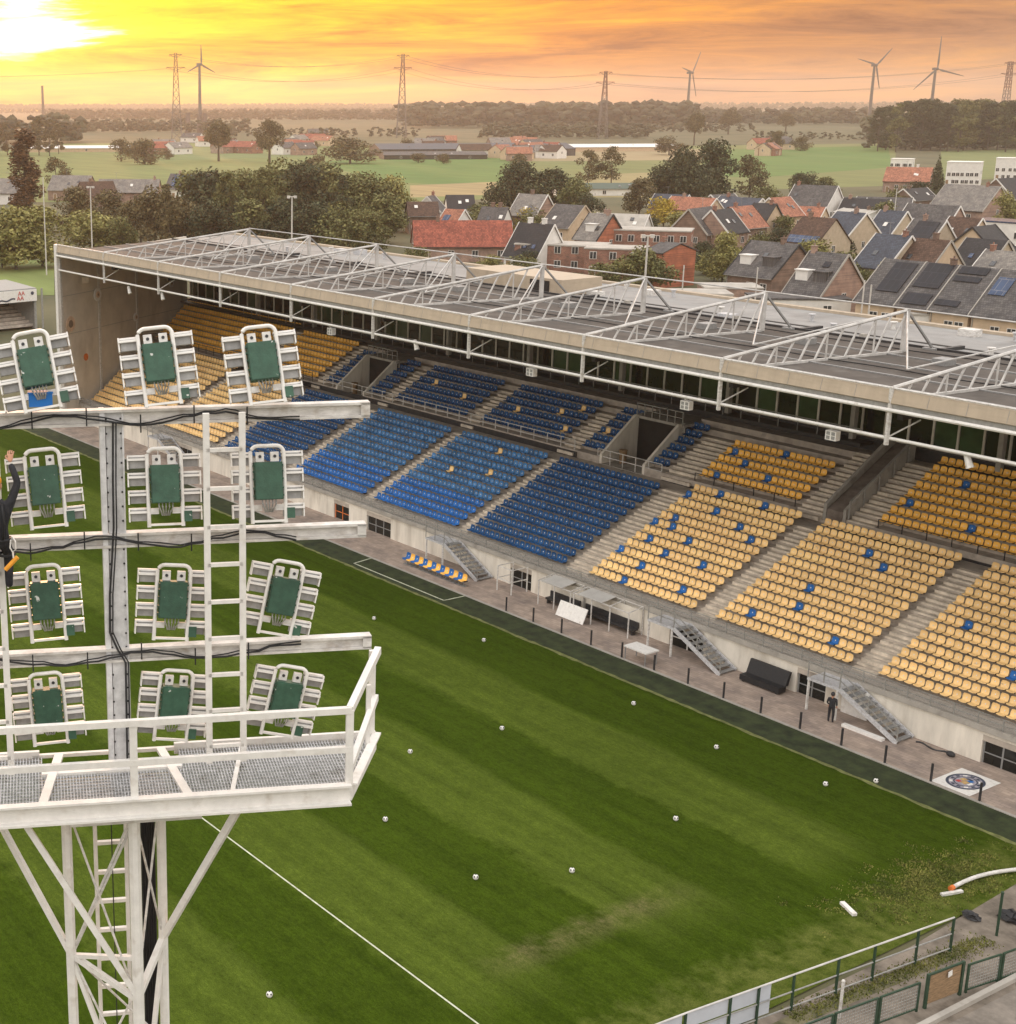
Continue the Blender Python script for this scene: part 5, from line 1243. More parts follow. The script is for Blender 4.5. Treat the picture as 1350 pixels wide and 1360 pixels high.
def tr(lb, x1, x2, sol):
    A, B = at(1176,343.5,'Z',9.6), None
    dd = RH*math.cos(R(GP))+FH*math.sin(R(GP)); xm = (x1+x2)/2
    ts = [t*.05 for t in range(-200,1500)]; tm = min(ts, key=lambda t: abs(pj(A+dd*t)[0]-xm)); ym = pj(A+dd*tm)[1]
    house(lb,(x1,x2),ym,9.6,0,12.5,m_peach,m_tgry,GP,4.2,3,1,0,0,sol,verge=m_flat,group=G3)
tr('left end terrace house with one large solar field',1176,1231,[(-.35,.8,.22,.92,0)])
tr('second terrace house with two black solar fields',1231,1276,[(-.85,.85,.40,.97,0),(-.85,.85,.0,.26,0)])
tr('third terrace house with two narrow solar strips',1276,1331,[(-.9,.6,.80,.96,0),(-.9,.5,.62,.74,0),(-.95,.3,.05,.18,0)])
tr('right end terrace house with blue solar field',1331,1400,[(-.9,-.2,.4,.8,1)])
house('house with mauve roof and brown brick end wall',(1256,1330),246,9.6,16,14,m_brickp,m_tpal,GP,3.6,2,1,verge=m_flat)
house('dark house with bright white verge at the right edge',(1324,1380),236,9.6,15,13,m_brickb,m_tblk,30,4.0,2,1,verge=W_)
house('red roofed house among shrubs before the white blocks',(1178,1240),222,8.6,26,14,m_brickp,m_tor,-30,4.0,5,1,2)
G4 = 'white blocks at the edge of the fields'
house('white flat block peeping over the red roof',1200,210,7.0,9,8,W_,m_wht,-30,None,6,1,flat=True,group=G4)
house('widest white block beside a dark conifer',1283,214,9.0,12,11,W_,m_wht,-30,None,7,2,flat=True,group=G4)
house('white block cut by the right edge of the picture',1345,209,9.0,11,10,W_,m_wht,-30,None,5,2,flat=True,group=G4)
G5 = 'small houses on the field edge'
for i, (x, y, lb, wm, rm) in enumerate([(1128,262,'small white house right of the big grey roof',W_,m_tgry),(1152,264,'small white house with flat lines beside the shrubs',W_,m_tblk),(1176,262,'little brick house below the red roof',B_,m_tgry),(1144,278,'low white shed in the gardens',W_,m_flat),(1216,250,'low dark shed behind the shrubs',m_brickb,m_tblk),(922,262,'pale roofed house behind the yellow tree',m_peach,m_tor),(893,258,'small mauve roofed house under the big trees',m_brickp,m_tblu),(828,284,'white bungalow behind the brick hall',W_,m_flat),(985,262,'small slate bungalow by the dark trees',W_,m_tblu),(960,258,'long low grey shed by the dark trees',m_brickp,m_tgry)]):
    house(lb,x,y,6.2 if i != 3 else 4,10+2*(i % 3),8,wm,rm,(-50,-40,-30,-57,35)[i % 5],3.2,2,1,group=G5,verge=W_)
G6 = 'houses left of the grove'
house('pinkish grey roofed house right of the poplar',96,233,8.0,14,11,m_brickp,m_tpal,-14,3.6,3,1,group=G6)
house('dark roofed house between two pale ones on the left',128,241,7.6,11,9,m_brickb,m_tbrn,24,3.6,2,1,group=G6)
house('long pale roofed house behind the lamp pole',172,238,7.6,20,10,m_brickp,m_tpal,-6,3.8,4,1,group=G6)
house('house with dark solar roof at the grove edge',258,231,8.2,17,12,W_,m_tgry,-18,3.6,3,1,0,0,[(-.8,.5,.1,.9,1)],group=G6)
house('pale house cut by the left edge of the picture',2,237,8.0,14,11,W_,m_tpal,-10,3.8,3,1,group=G6)
# sheds and barns far out in the fields
GB = 'barns far out in the fields'
def barn(lb, x, y, Ln, Wd, h, wm, rm, phi=0): return house(lb, x, y, h, Ln, Wd, wm, rm, phi, h*.6, 3, 0, doors=0, name='barn', group=GB)
barn('long dark roofed glasshouse block',625,190,120,50,7,m_tgry,m_tblu,3); barn('second low dark shed in front of the long one',575,201,60,24,4,m_tgry,m_tgry,2)
barn('long white shed near the tall pylon',806,191,90,20,4.5,m_peach,m_wht,2); barn('long pale shed on the left meadow',116,193,80,16,4,m_peach,m_wht,2)
barn('low green shed beside the loose trees',800,243,34,12,4,W_,m_darkgreen,-3)
rnd = random.Random(21); k = 0
for (x0,x1,y0,y1,n) in ((378,432,168,190,9),(545,600,178,190,7),(630,720,180,196,10),(690,760,186,194,6),(250,330,176,190,7),(180,245,180,192,5),(1000,1080,178,190,6)):
    for i in range(n):
        x = rnd.uniform(x0,x1); y = rnd.uniform(y0,y1); k += 1
        o = house('', x, y, 7.5, rnd.uniform(12,20), 10, rnd.choice([W_,W_,m_peach,B_,m_brickp]), rnd.choice([m_tor,m_tgry,m_tbrn,m_tpal,m_tred]), rnd.uniform(-60,60), 4.2, 2, 1, doors=0, group='tiny houses of the far villages')
        o['label'] = 'tiny far-off village house in the haze, beyond the green meadows'
# ---------------------------------------------------------------- trees
m_bark = mat('bark', (.085,.065,.05), .9, 0, .3, 4, .3)
def leafmat(name, a, b, isl=.35): return mat(name, a, .75, 0, .3, .55, col2=b, island=isl, spec=.25)
lf_dark = leafmat('dark_leaves', (.034,.043,.020), (.095,.098,.045)); lf_mid = leafmat('mid_leaves', (.080,.094,.028), (.215,.20,.075)); lf_brown = leafmat('dull_brown_leaves', (.075,.062,.028), (.19,.15,.068))
lf_light = leafmat('light_leaves', (.17,.175,.045), (.36,.32,.115)); lf_yel = leafmat('yellow_leaves', (.30,.22,.022), (.55,.40,.06)); lf_rust = leafmat('rusty_leaves', (.10,.05,.022), (.17,.085,.035))
def crown(clumps, n, size, seed, droop=.0):
    rng = np.random.default_rng(seed); V = []; F = []
    vol = np.array([c[1][0]*c[1][1]*c[1][2] for c in clumps])**.7; pr = vol/vol.sum(); cnt = rng.multinomial(n, pr)
    for (c, r), m in zip(clumps, cnt):
        d = rng.normal(size=(m,3)); d /= np.linalg.norm(d,axis=1)[:,None]; rad = rng.uniform(.25,1.0,size=(m,1))**.45*(1+.10*rng.normal(size=(m,1)))
        P = np.array(c)+d*rad*np.array(r)
        nrm = d*.8+rng.normal(size=(m,3))*.7; nrm[:,2] += .35; nrm /= np.linalg.norm(nrm,axis=1)[:,None]
        t = rng.normal(size=(m,3)); a = np.cross(nrm,t); a /= np.linalg.norm(a,axis=1)[:,None]; b = np.cross(nrm,a)
        s = size*rng.uniform(.55,1.3,size=(m,1))
        k = len(V)
        Q = np.stack([P-a*s*.5, P-b*s*.32+nrm*s*.10, P+a*s*.55, P+b*s*.32+nrm*s*.10],1).reshape(-1,3)
        V += Q.tolist(); F += [(k+4*i,k+4*i+1,k+4*i+2,k+4*i+3) for i in range(m)]
    return V, F
def clumps_round(h, w, seed, n=16, low=.25, sq=1.0):
    rnd = random.Random(seed); out = []
    for i in range(n):
        t = rnd.uniform(0,1); z = h*(low+(.93-low)*t); env = math.sin(math.pi*(.18+.78*t)**.9)**.6
        a = rnd.uniform(0,6.28); r = w*.5*env*rnd.uniform(.25,.85); s = w*rnd.uniform(.13,.23)*sq
        out.append(((r*math.cos(a), r*math.sin(a), z), (s, s, s*rnd.uniform(.65,1.0))))
    return out
KINDS = {}
def tree_kind(name, h, clumps, n, size, seed, trunk_r=.22, nl=5, fork=.3):
    V, F = crown(clumps, n, size, seed)
    me = bpy.data.meshes.new('crown'); me.from_pydata(V, [], F)
    rnd = random.Random(seed); b = MB(); top = h*.62
    pts = [(rnd.uniform(-.1,.1)*i*.5, rnd.uniform(-.1,.1)*i*.5, top*i/5) for i in range(6)]; pts[0] = (0,0,-.4)
    b.tube(pts, trunk_r, 7, r2=trunk_r*.35)
    cs = sorted(clumps, key=lambda c: rnd.random())[:nl]
    for c, r in cs:
        p0 = Vector(pts[2]).lerp(Vector(pts[4]), rnd.random()); p1 = Vector(c); b.tube([p0, p0.lerp(p1,.5)+Vector((0,0,.1)), p1], trunk_r*.4, 5, r2=trunk_r*.12)
    mt = bpy.data.meshes.new('trunk'); mt.from_pydata(b.v, [], b.f); mt.materials.append(m_bark)
    KINDS[name] = (h, me, mt)
for s in range(4):
    tree_kind('round%d' % s, 10, clumps_round(10, 9.0, 40+s, 26, .20, 1.12), 4300, .55, 60+s)
    tree_kind('bush%d' % s, 5, clumps_round(5, 6.4, 140+s, 16, .16, 1.1), 1900, .42, 160+s, .14)
tree_kind('loose0', 12, clumps_round(12, 10, 81, 20, .2, .85), 2400, .55, 82, .2, 9); tree_kind('loose1', 12, clumps_round(12, 9.5, 83, 18, .22, .85), 2100, .55, 84, .2, 9)
tree_kind('wide0', 11, clumps_round(11, 15, 90, 36, .16, 1.0), 6500, .66, 91, .35, 7)
tree_kind('oak0', 12, [((c[0][0],c[0][1],c[0][2]),c[1]) for c in clumps_round(12, 10.5, 95, 24, .42, .95)], 3400, .6, 96, .4, 7); tree_kind('oak1', 12, clumps_round(12, 10.0, 97, 24, .38, .95), 3400, .6, 98, .42, 7)
rp = random.Random(5); tree_kind('poplar', 20, [((rp.uniform(-1.1,1.1)*(1-.4*t), rp.uniform(-1.1,1.1)*(1-.4*t), 2+17*t),(1.25-.55*t,1.25-.55*t,2.0-.6*t)) for t in [i/24 for i in range(24)]]+[((-1.2,0,14),(.7,.7,3)),((-1.5,.2,16.5),(.4,.4,2.2))], 4200, .5, 7, .3)
tree_kind('conifer', 10, [((0,0,1+8.6*t),(2.1*(1-t)+.2,2.1*(1-t)+.2,.9)) for t in [i/11 for i in range(12)]], 2200, .45, 31, .18)
tree_kind('tall0', 26, clumps_round(26, 11, 51, 30, .14, .85), 4200, .8, 52, .32, 9); tree_kind('tall1', 26, clumps_round(26, 9, 53, 28, .10, .9), 4200, .8, 54, .32, 9)
CM = {}
TN = [0]
def tree(kind, x, y, hh, leaf, label, group, zt=None, sx=1.0, name='tree', rz=None, base=False, z0=0.0):
    """x, y pixel of the crown's top (or of the foot when base) of a tree hh metres tall"""
    TN[0] += 1; h, mc, mt = KINDS[kind]; p = at(x, y, 'Z', 0.0 if base else hh*.97)
    s = hh/h; rt = root(name, (p.x, p.y, z0), label, 'tree', group, (TN[0]*2.399) % 6.28 if rz is None else rz); rt.scale = (s*sx, s*sx, s)
    key = (kind, leaf.name)
    if key not in CM: c = mc.copy(); c.materials.clear(); c.materials.append(leaf); c.name = 'crown'; CM[key] = c
    for nm, me in (('trunk', mt), ('crown', CM[key])):
        o = bpy.data.objects.new(nm, me); COL.objects.link(o); o.parent = rt
    return rt
G1 = 'trees of the grove behind the stand'
T_ = [('poplar',36,165,25.8,lf_rust,2.1,'tall rusty poplar standing high above the left trees'),
 ('round0',18,282,11.5,lf_light,1.5,'light green round tree nearest the left edge, below the poplar'),('round1',54,279,11.5,lf_light,1.45,'light green round tree right below the poplar'),('round2',0,290,10,lf_mid,1.1,'darker round tree cut by the left edge'),
 ('round3',122,283,9.5,lf_light,1.6,'broad light green tree behind the stand corner'),('round2',160,292,8.5,lf_mid,1.0,'small grey-green tree right of the broad light one'),('round1',98,252,11,lf_brown,1.2,'brown-green tree behind the second lamp pole, left'),('round0',142,258,10.5,lf_brown,1.3,'brown-green tree right of the second lamp pole'),
 ('round3',186,262,11,lf_brown,1.1,'brown tree between pole and grove'),('loose0',74,210,12,lf_brown,1.3,'thin bushy tree beside the pink roofed house'),('round2',205,255,13,lf_brown,1.1,'left edge tree of the dense grove'),
 ('tall1',224,240,17,lf_brown,1.0,'slender brown tree at the grove left side'),('round0',250,236,15,lf_mid,1.1,'grove tree under the solar roof'),('round1',278,232,16,lf_dark,1.1,'dark grove tree, second from the roof'),('tall0',303,226,18,lf_mid,1.0,'tall grove tree left of the small lamp mast'),
 ('round3',328,230,16,lf_mid,1.0,'leafy grove tree just left of the lamp mast'),('tall0',350,222,18,lf_mid,1.05,'highest green crowned tree of the grove'),('round2',378,220,17,lf_mid,1.1,'tree behind the lamp mast top'),('round0',404,224,17,lf_dark,1.1,'dark tree right of the lamp mast'),('round1',430,222,16,lf_mid,1.1,'bright topped tree in the grove middle'),
 ('tall1',452,228,17,lf_dark,1.1,'slim dark tree in the right part of the grove'),('round3',470,234,15,lf_mid,1.1,'rounded tree in the right part of the grove'),('round2',494,238,14,lf_mid,1.2,'tree at the grove right shoulder'),('round0',520,240,13,lf_light,1.1,'lighter tree at the right end of the grove'),('round1',508,262,11,lf_mid,1.2,'low front tree at the right end of the grove'),
 ('round3',240,266,11,lf_brown,1.2,'front row brown tree on the grove left'),('round2',280,272,11,lf_dark,1.2,'front row dark tree left of the roof peak'),('round1',330,270,11,lf_mid,1.2,'front row tree behind the roof peak'),('round0',372,272,11,lf_dark,1.2,'front row dark tree by the lamp mast'),('round3',415,274,11,lf_dark,1.2,'front row dark tree in the grove middle'),('round2',455,276,11,lf_mid,1.2,'front row tree right of the middle'),('round0',490,284,9,lf_mid,1.2,'lowest front tree near the red roofs'),('loose1',410,212,10,lf_brown,1.2,'thin hazy tree rising behind the grove')]
for k, x, y, h, m, sx, lb in T_: tree(k, x, 287 if k == 'poplar' else y, h, m, lb, G1, sx=sx, base=(k == 'poplar'))
G2 = 'trees between the houses'
T2 = [('wide0',690,222,14,lf_dark,1.0,'huge dark spreading tree left of the town'),('round1',735,228,13,lf_dark,1.25,'dark domed tree joined to the spreading one'),('round3',768,240,11,lf_mid,1.0,'green tree right of the dark dome'),('bush1',782,262,7,lf_dark,1.2,'dark shrub at the foot of the dome tree'),('wide0',912,206,17,lf_dark,.86,'big dark tree group left of centre in the town'),('round0',948,194,19,lf_dark,1.05,'tallest dark tree of the town'),('round2',884,220,14,lf_dark,1.0,'dark tree at the left of the tallest pair'),
 ('loose0',1000,208,15,lf_brown,1.15,'airy brown tree right of the tallest one'),('loose1',783,200,14,lf_brown,1.1,'airy tree before the tan meadow, left of a pair'),('loose0',815,196,15,lf_brown,1.1,'airy tree before the tan meadow, right of a pair'),('round1',852,240,10,lf_brown,1.1,'dull round tree by the tan meadow'),
 ('bush0',884,266,7,lf_yel,1.1,'golden yellow tree in the gardens'),('bush2',905,284,6,lf_light,1.3,'light green bushes below the golden tree'),('bush3',925,290,6,lf_light,1.1,'bright shrub by the brown gable house'),('bush1',662,277,6,lf_yel,.9,'small yellow tree by the chimneys'),('bush0',700,277,6,lf_yel,1.0,'small yellow tree right of the chimneys'),
 ('round2',858,333,7.5,lf_mid,1.45,'broad green tree close behind the roof'),('bush3',840,345,5,lf_light,1.3,'pale shrub left of the broad tree'),('round0',964,314,8.5,lf_light,1.0,'sunlit green tree left of the dark dormer house'),('round3',952,330,6,lf_mid,1.0,'small darker tree at its foot'),('bush2',1046,288,5.5,lf_mid,1.2,'green shrub beside the white columns'),
 ('bush0',1040,305,4,lf_dark,1.4,'low hedge-like shrub under the cream house'),('round1',1062,232,9,lf_dark,.9,'dark tree behind the big grey roof, left'),('bush1',1078,233,7,lf_dark,1.4,'dark shrub mass behind the big grey roof'),('bush3',1020,250,7,lf_mid,1.1,'green shrub by the pink roof'),('bush2',1100,236,6,lf_mid,1.3,'shrub beyond the white gable'),
 ('conifer',1249,208,14,lf_dark,1.1,'dark conifer in front of the widest white block'),('bush0',1222,243,7,lf_dark,1.1,'dark garden shrub below the red roof'),('bush1',1196,252,6,lf_mid,1.3,'garden shrub left of the lamp posts'),('round2',1340,258,9,lf_light,1.0,'olive tree by the house at the right edge'),('bush3',556,330,5,lf_mid,1.0,'green shrub before the red row'),('bush2',655,340,4,lf_light,1.1,'low shrub at the foot of the black roof house'),('bush1',540,342,4,lf_light,1.7,'low hedge clump between grove and roof'),('bush0',1175,270,6,lf_mid,1.1,'shrub between the small white houses'),('bush2',930,262,6,lf_dark,1.4,'dark shrub under the tallest tree')]
for k, x, y, h, m, sx, lb in T2: tree(k, x, y, h, m, lb, G2, sx=sx, name='shrub' if k.startswith('bush') else 'tree')
G7 = 'trees on the meadows'
T7 = [('oak0',290,162,22,lf_brown,1.0,'left one of two lone oaks on the meadow'),('oak1',358,160,23,lf_brown,1.0,'right one of two lone oaks on the meadow'),('bush0',466,185,13,lf_brown,1.9,'wide grey thicket on the green meadow'),('bush1',420,208,8,lf_brown,1.2,'small thicket just behind the grove'),('bush2',192,186,13,lf_brown,1.2,'brown thicket on the left meadow'),('bush3',180,190,10,lf_brown,1.0,'brown thicket left of the bigger one'),('bush1',222,200,5,lf_brown,1.4,'low shrub at the thicket end'),('bush0',692,206,7,lf_brown,1.1,'round shrub at the meadow corner'),
 ('oak1',1033,174,14,lf_brown,1.0,'dark round tree alone on the far meadow'),('bush2',1066,182,9,lf_brown,1.2,'low round tree right of the lone dark one'),('bush1',540,186,9,lf_brown,1.2,'shrub by the pylon foot'),('bush3',556,204,5,lf_brown,1.6,'shrub before the dark sheds'),('bush0',590,205,5,lf_brown,1.4,'second shrub before the dark sheds'),('bush2',418,188,6,lf_brown,1.0,'tiny shrub on the meadow behind the right oak'),('oak0',970,146,24,lf_brown,1.1,'hazy far tree right of the pale strip'),('oak1',1046,150,20,lf_brown,1.2,'hazy far tree mid way to the right wood'),('oak0',925,150,24,lf_brown,.8,'slim hazy tree under the first wind turbine'),('bush1',890,184,10,lf_brown,1.8,'long shrub by the tan field'),('bush3',160,186,12,lf_brown,1.0,'pinkish thicket near the pale shed')]
for k, x, y, h, m, sx, lb in T7: tree(k, x, y, h, m, lb, G7, sx=sx, name='shrub' if k.startswith('bush') else 'tree')
rnd = random.Random(12); GW = 'trees of the tall wood on the right'
for i in range(34):
    x = 1166+ (i % 17)*11.5+rnd.uniform(-4,4); row = i//17; yb = 200-row*5+rnd.uniform(-2,2); hh = rnd.uniform(30,36)-(5 if i % 17 < 2 else 0)
    tree(rnd.choice(['tall0','tall1']), x, yb, hh, rnd.choice([lf_mid,lf_dark,lf_dark]), 'tall tree of the dense wood behind the white blocks, %s row, %s from the left' % (('front','back')[row], ORD[i % 17+1]), GW, base=True, sx=rnd.uniform(1.2,1.7))
GS_ = 'small shrubs in the gardens of the town'
rs = random.Random(31); n_ = 0
for i in range(46):
    x = rs.uniform(545,1345); y = rs.uniform(262,345)+(x-545)*.03
    n_ += 1; rr_ = tree('bush%d' % (i % 4), x, y, rs.uniform(3.0,5.5), rs.choice([lf_mid,lf_mid,lf_light,lf_dark]), 'small garden shrub squeezed between the roofs of the town', GS_, sx=rs.uniform(.9,1.5), name='shrub')
GL = 'hazy tall trees beside the poplar'
for i, (x, yb, hh) in enumerate([(-6,206,24),(10,206,22),(52,206,25),(66,207,24),(78,204,20),(24,204,22)]):
    tree(('tall0','tall1')[i % 2], x, yb, hh, lf_brown, 'hazy tall tree glowing pink behind the poplar, %s from the left' % ORD[i+1], GL, base=True, sx=1.2)
# far-off woods as belts of crowns
def woods(strips, seed, name, m, label):
    rng = np.random.default_rng(seed); V = []; F = []
    ico = [(0,0,1),(0.894,0,.447),(.276,.851,.447),(-.724,.526,.447),(-.724,-.526,.447),(.276,-.851,.447),(.724,.526,-.2),(-.276,.851,-.2),(-.894,0,-.2),(-.276,-.851,-.2),(.724,-.526,-.2)]
    IF = [(0,1,2),(0,2,3),(0,3,4),(0,4,5),(0,5,1),(1,6,2),(2,7,3),(3,8,4),(4,9,5),(5,10,1),(6,7,2),(7,8,3),(8,9,4),(9,10,5),(10,6,1)]
    I = np.array(ico)
    for (x0, x1, y, hh, rows, dens) in strips:
        for r_ in range(rows):
            p0 = at(x0, y-r_*1.2); p1 = at(x1, y-r_*1.2); n = int((p1-p0).length/dens)
            for i in range(n):
                p = p0.lerp(p1, (i+rng.uniform(0,1))/n); d = FH*rng.uniform(-12,12); h = hh*rng.uniform(.62,1.08)
                for q in range(6):
                    s = np.array([h*rng.uniform(.17,.30)]*2+[h*rng.uniform(.14,.22)]); k = len(V)
                    c = np.array([p.x+d.x+rng.normal(0,h*.24), p.y+d.y+rng.normal(0,h*.24), h*(.16+.135*q)])
                    V += (c+I*s*rng.uniform(.75,1.25,size=(11,1))).tolist(); F += [tuple(a+k for a in f) for f in IF]
    me = bpy.data.meshes.new(name); me.from_pydata(V, [], F); me.materials.append(m); o = bpy.data.objects.new(name, me); COL.objects.link(o); o['kind'] = 'stuff'; o['label'] = label; o['category'] = 'woods'
lf_far = mat('far_leaves', (.035,.036,.016), .9, 0, .35, .02, col2=(.07,.064,.03), island=.35)
woods([(-200,1600,146.3,27,3,9),(-150,560,151,17,3,10),(540,920,170,31,6,7),(-120,110,190,23,3,9),(240,560,160,19,4,8),(640,860,184,13,4,6),(900,1190,166,22,5,7),(820,1000,176,10,2,9),(80,330,176,14,4,8),(300,560,182,9,2,9),(1000,1180,186,7,2,8),(1150,1450,186,22,4,10),(60,260,160,20,4,8),(1160,1380,199,10,3,5)], 77, 'far_woods', lf_far, 'hazy belts of far-off woodland along the horizon')
# ---------------------------------------------------------------- pylons, wires, turbines, poles, chimneys
m_pyl = mat('pylon_steel', (.16,.145,.14), .7, .1, .15, .2); m_pylr = mat('pylon_red', (.15,.07,.058), .7, 0, .15, .2)
tops = []
def pylon(x, yt, yb, lb, wtop=2.2, wbase=9, arms=True):
    p = at(x, yb); dist = (p-CAM).length; t = at(x, yt, 'X', p.x) if False else None
    hh = CAMH*(yb-yt)/(yb-134.5); rt = root('pylon', (p.x,p.y,0), lb, 'pylon', 'lattice pylons along the horizon')
    def corner(z, k):
        f = max(0, 1-z/hh*1.05); w = wtop/2+(wbase-wtop)/2*f; s = ((-1,-1),(1,-1),(1,1),(-1,1))[k]; return p+RH*s[0]*w+FH*s[1]*w+Vector((0,0,z))
    nseg = 11; zz = [hh*(1-(1-i/nseg)**1.25) for i in range(nseg+1)]; th = .42
    for part, lo, hi, m in (('lattice_base',0,6,m_pyl),('lattice_top',6,nseg,m_pylr)):
        b = MB()
        for i in range(lo, hi):
            for k in range(4):
                a, c = corner(zz[i],k), corner(zz[i+1],k); b.bar(a, c, th)
                b.bar(a, corner(zz[i+1],(k+1)%4), th*.6); b.bar(corner(zz[i],(k+1)%4), c, th*.6); b.bar(c, corner(zz[i+1],(k+1)%4), th*.5)
        b.build(part, m, rt)
    ends = []
    if arms:
        b = MB()
        for z, w in ((hh*.985,5.5),(hh*.84,8.0)):
            for s in (-1,1):
                e = p+RH*s*w+Vector((0,0,z)); b.bar(p+RH*s*.8+Vector((0,0,z)), e, .45); b.bar(p+RH*s*.8+Vector((0,0,z-2.2)), e, .35); ends.append(e-Vector((0,0,1.2))); b.bar(e, e-Vector((0,0,1.6)), .2)
        b.build('cross_arm', m_pylr, rt)
    tops.append(ends); return rt
pylon(235,68,186,'lattice pylon on the left, close to a wind turbine'); pylon(533,71,183,'red topped lattice pylon nearest the picture centre'); pylon(800,95,184,'shorter lattice pylon above the long white shed',2,8); pylon(1331,86,178,'lattice pylon rising from the wood at the right edge',3.5,7)
tops2 = tops[:]
def wire(k, A, B, sag):
    b = MB(); pts = []
    for i in range(25): t = i/24; q = A.lerp(B, t); pts.append(q-Vector((0,0,4*sag*t*(1-t))))
    b.tube(pts, .11, 4); o = b.build('power_line', m_pyl, None, (A.x,A.y,0)); return o
LW = ['left pair of pylons','middle pair of pylons','right pair of pylons']
for s in range(3):
    for k in range(4):
        o = wire(k, tops2[s][k], tops2[s+1][k], 9+2*(k > 1)); tag(o, 'thin power line, %s wire, strung between the %s' % (('upper near','upper far','lower near','lower far')[k], LW[s]), 'power line', 'power lines across the sky')
o = wire(0, tops2[0][2], at(-60,108,'X',tops2[0][2].x-600) if False else tops2[0][2]-RH*420-FH*300, 9); tag(o, 'thin power line running off the left edge of the picture', 'power line', 'power lines across the sky')
m_turb = mat('turbine_grey', (.13,.12,.115), .6, 0, .08, .1)
def turbine(x, yh, dist, blades, lb, hr, yaw=0):
    d = ray(x, yh); p = CAM+d*(dist/d.dot(FH)); hub = p; rt = root('wind_turbine', (p.x,p.y,0), lb, 'wind turbine', 'wind turbines on the horizon')
    b = MB(); b.tube([(p.x,p.y,0),(p.x,p.y,hub.z)], 2.2, 12, r2=1.3); b.build('tower', m_turb, rt)
    nd = (-FH*math.cos(R(yaw))+RH*math.sin(R(yaw))).normalized(); sd_ = nd.cross(UP).normalized()
    if sd_.dot(RH) < 0: sd_ = -sd_
    b = MB(); b.bar(hub-nd*4+Vector((0,0,.6)), hub+nd*2.6+Vector((0,0,.6)), 2.8, 2.8); b.build('nacelle', m_turb, rt)
    b = MB(); c = hub+nd*3.4+Vector((0,0,.6)); b.ball(c, 1.7, 10, 6); hb = b.build('hub', m_turb, rt)
    for a in blades:
        dr = sd_*math.cos(R(a))+UP*math.sin(R(a)); pr = dr.cross(nd).normalized(); b = MB()
        prof = [(.0,1.0),(.08,1.1),(.18,2.1),(.45,1.5),(.8,.95),(1,.3)]; V = []; F = []
        for t, w in prof:
            q = c+dr*hr*t
            V += [q-pr*w*.35+nd*.35, q+pr*w*.65+nd*.25, q+pr*w*.65-nd*.25, q-pr*w*.35-nd*.45]
        for i in range(len(prof)-1):
            for k in range(4): F.append((4*i+k,4*i+(k+1)%4,4*i+4+(k+1)%4,4*i+4+k))
        F += [(0,3,2,1),(20,21,22,23)]; b.add(V,F); b.build('blade', m_turb, rt)
turbine(265,86,1700,(90,-25,205),'wind turbine beside the left pylon with one blade straight up',20,35)
turbine(917,97,2000,(52,-62,170),'wind turbine seen half sideways, left of the other two',33,50)
turbine(1162,87,1750,(165,45,-75),'middle one of the three turbines on the right, blades like a Y',26,15)
turbine(1243,92,1700,(89,-13,220),'largest wind turbine, right, one blade pointing up',34,10)
m_chim = mat('chimney_concrete', (.15,.12,.11), .9, 0, .15, .1)
for x, yt, yb, r_, lb in ((250,150,176,3.2,'left one of three dark far chimneys'),(265,152,176,3.2,'middle one of three dark far chimneys'),(272,150,176,3.0,'right one of three dark far chimneys'),(58,111,165,2.4,'thin dark chimney against the glow on the left')):
    p = at(x, yb); hh = CAMH*(yb-yt)/(yb-134.5); b = MB(); b.tube([(p.x,p.y,0),(p.x,p.y,hh)], r_, 10, r2=r_*.75); b.tube([(p.x,p.y,hh),(p.x,p.y,hh+1)], r_*.85, 10)
    tag(b.build('chimney_stack', m_chim, None, (p.x,p.y,0)), lb, 'chimney', 'far chimneys')
m_pole = mat('pole_paint', (.55,.52,.48), .6, 0, .12, 2)
def pole(x, yt, dist, lb, arm=True, r_=.14, head=True):
    d = ray(x, yt); p = CAM+d*(dist/d.dot(FH)); rt = root('lamp_pole', (p.x,p.y,0), lb, 'lamp pole', 'lamp poles behind the stand')
    b = MB(); b.tube([(p.x,p.y,0),(p.x,p.y,p.z)], r_, 8, r2=r_*.65); b.build('pole', m_pole, rt)
    if head:
        b = MB(); b.bar(p-RH*.55, p+RH*.55, .2, .12); b.build('cross_bar', m_pole, rt)
        for s in (-1,1): b = MB(); q = p+RH*s*.45; b.bar(q+Vector((0,0,-.05))-FH*.12, q+Vector((0,0,-.05))+FH*.25, .42, .32); b.build('lamp_head', m_pole, rt)
pole(388,261,205,'white lamp mast standing in front of the grove'); pole(120,248,260,'pale lamp pole left of the broad light tree'); pole(57,235,290,'pale lamp pole right beside the poplar',head=False); pole(861,313,150,'white lamp pole in front of the brick hall'); pole(909,352,140,'short pale pole by the orange brick annex',head=False,r_=.09)
pole(1007,355,135,'thin pole by the dark dormer house',head=False,r_=.08); pole(1149,372,122,'left one of two thin poles by the pink gable',head=False,r_=.09); pole(1158,378,122,'right one of two thin poles by the pink gable',head=False,r_=.09); pole(1192,250,340,'lamp pole in the gardens below the red roof',head=False)
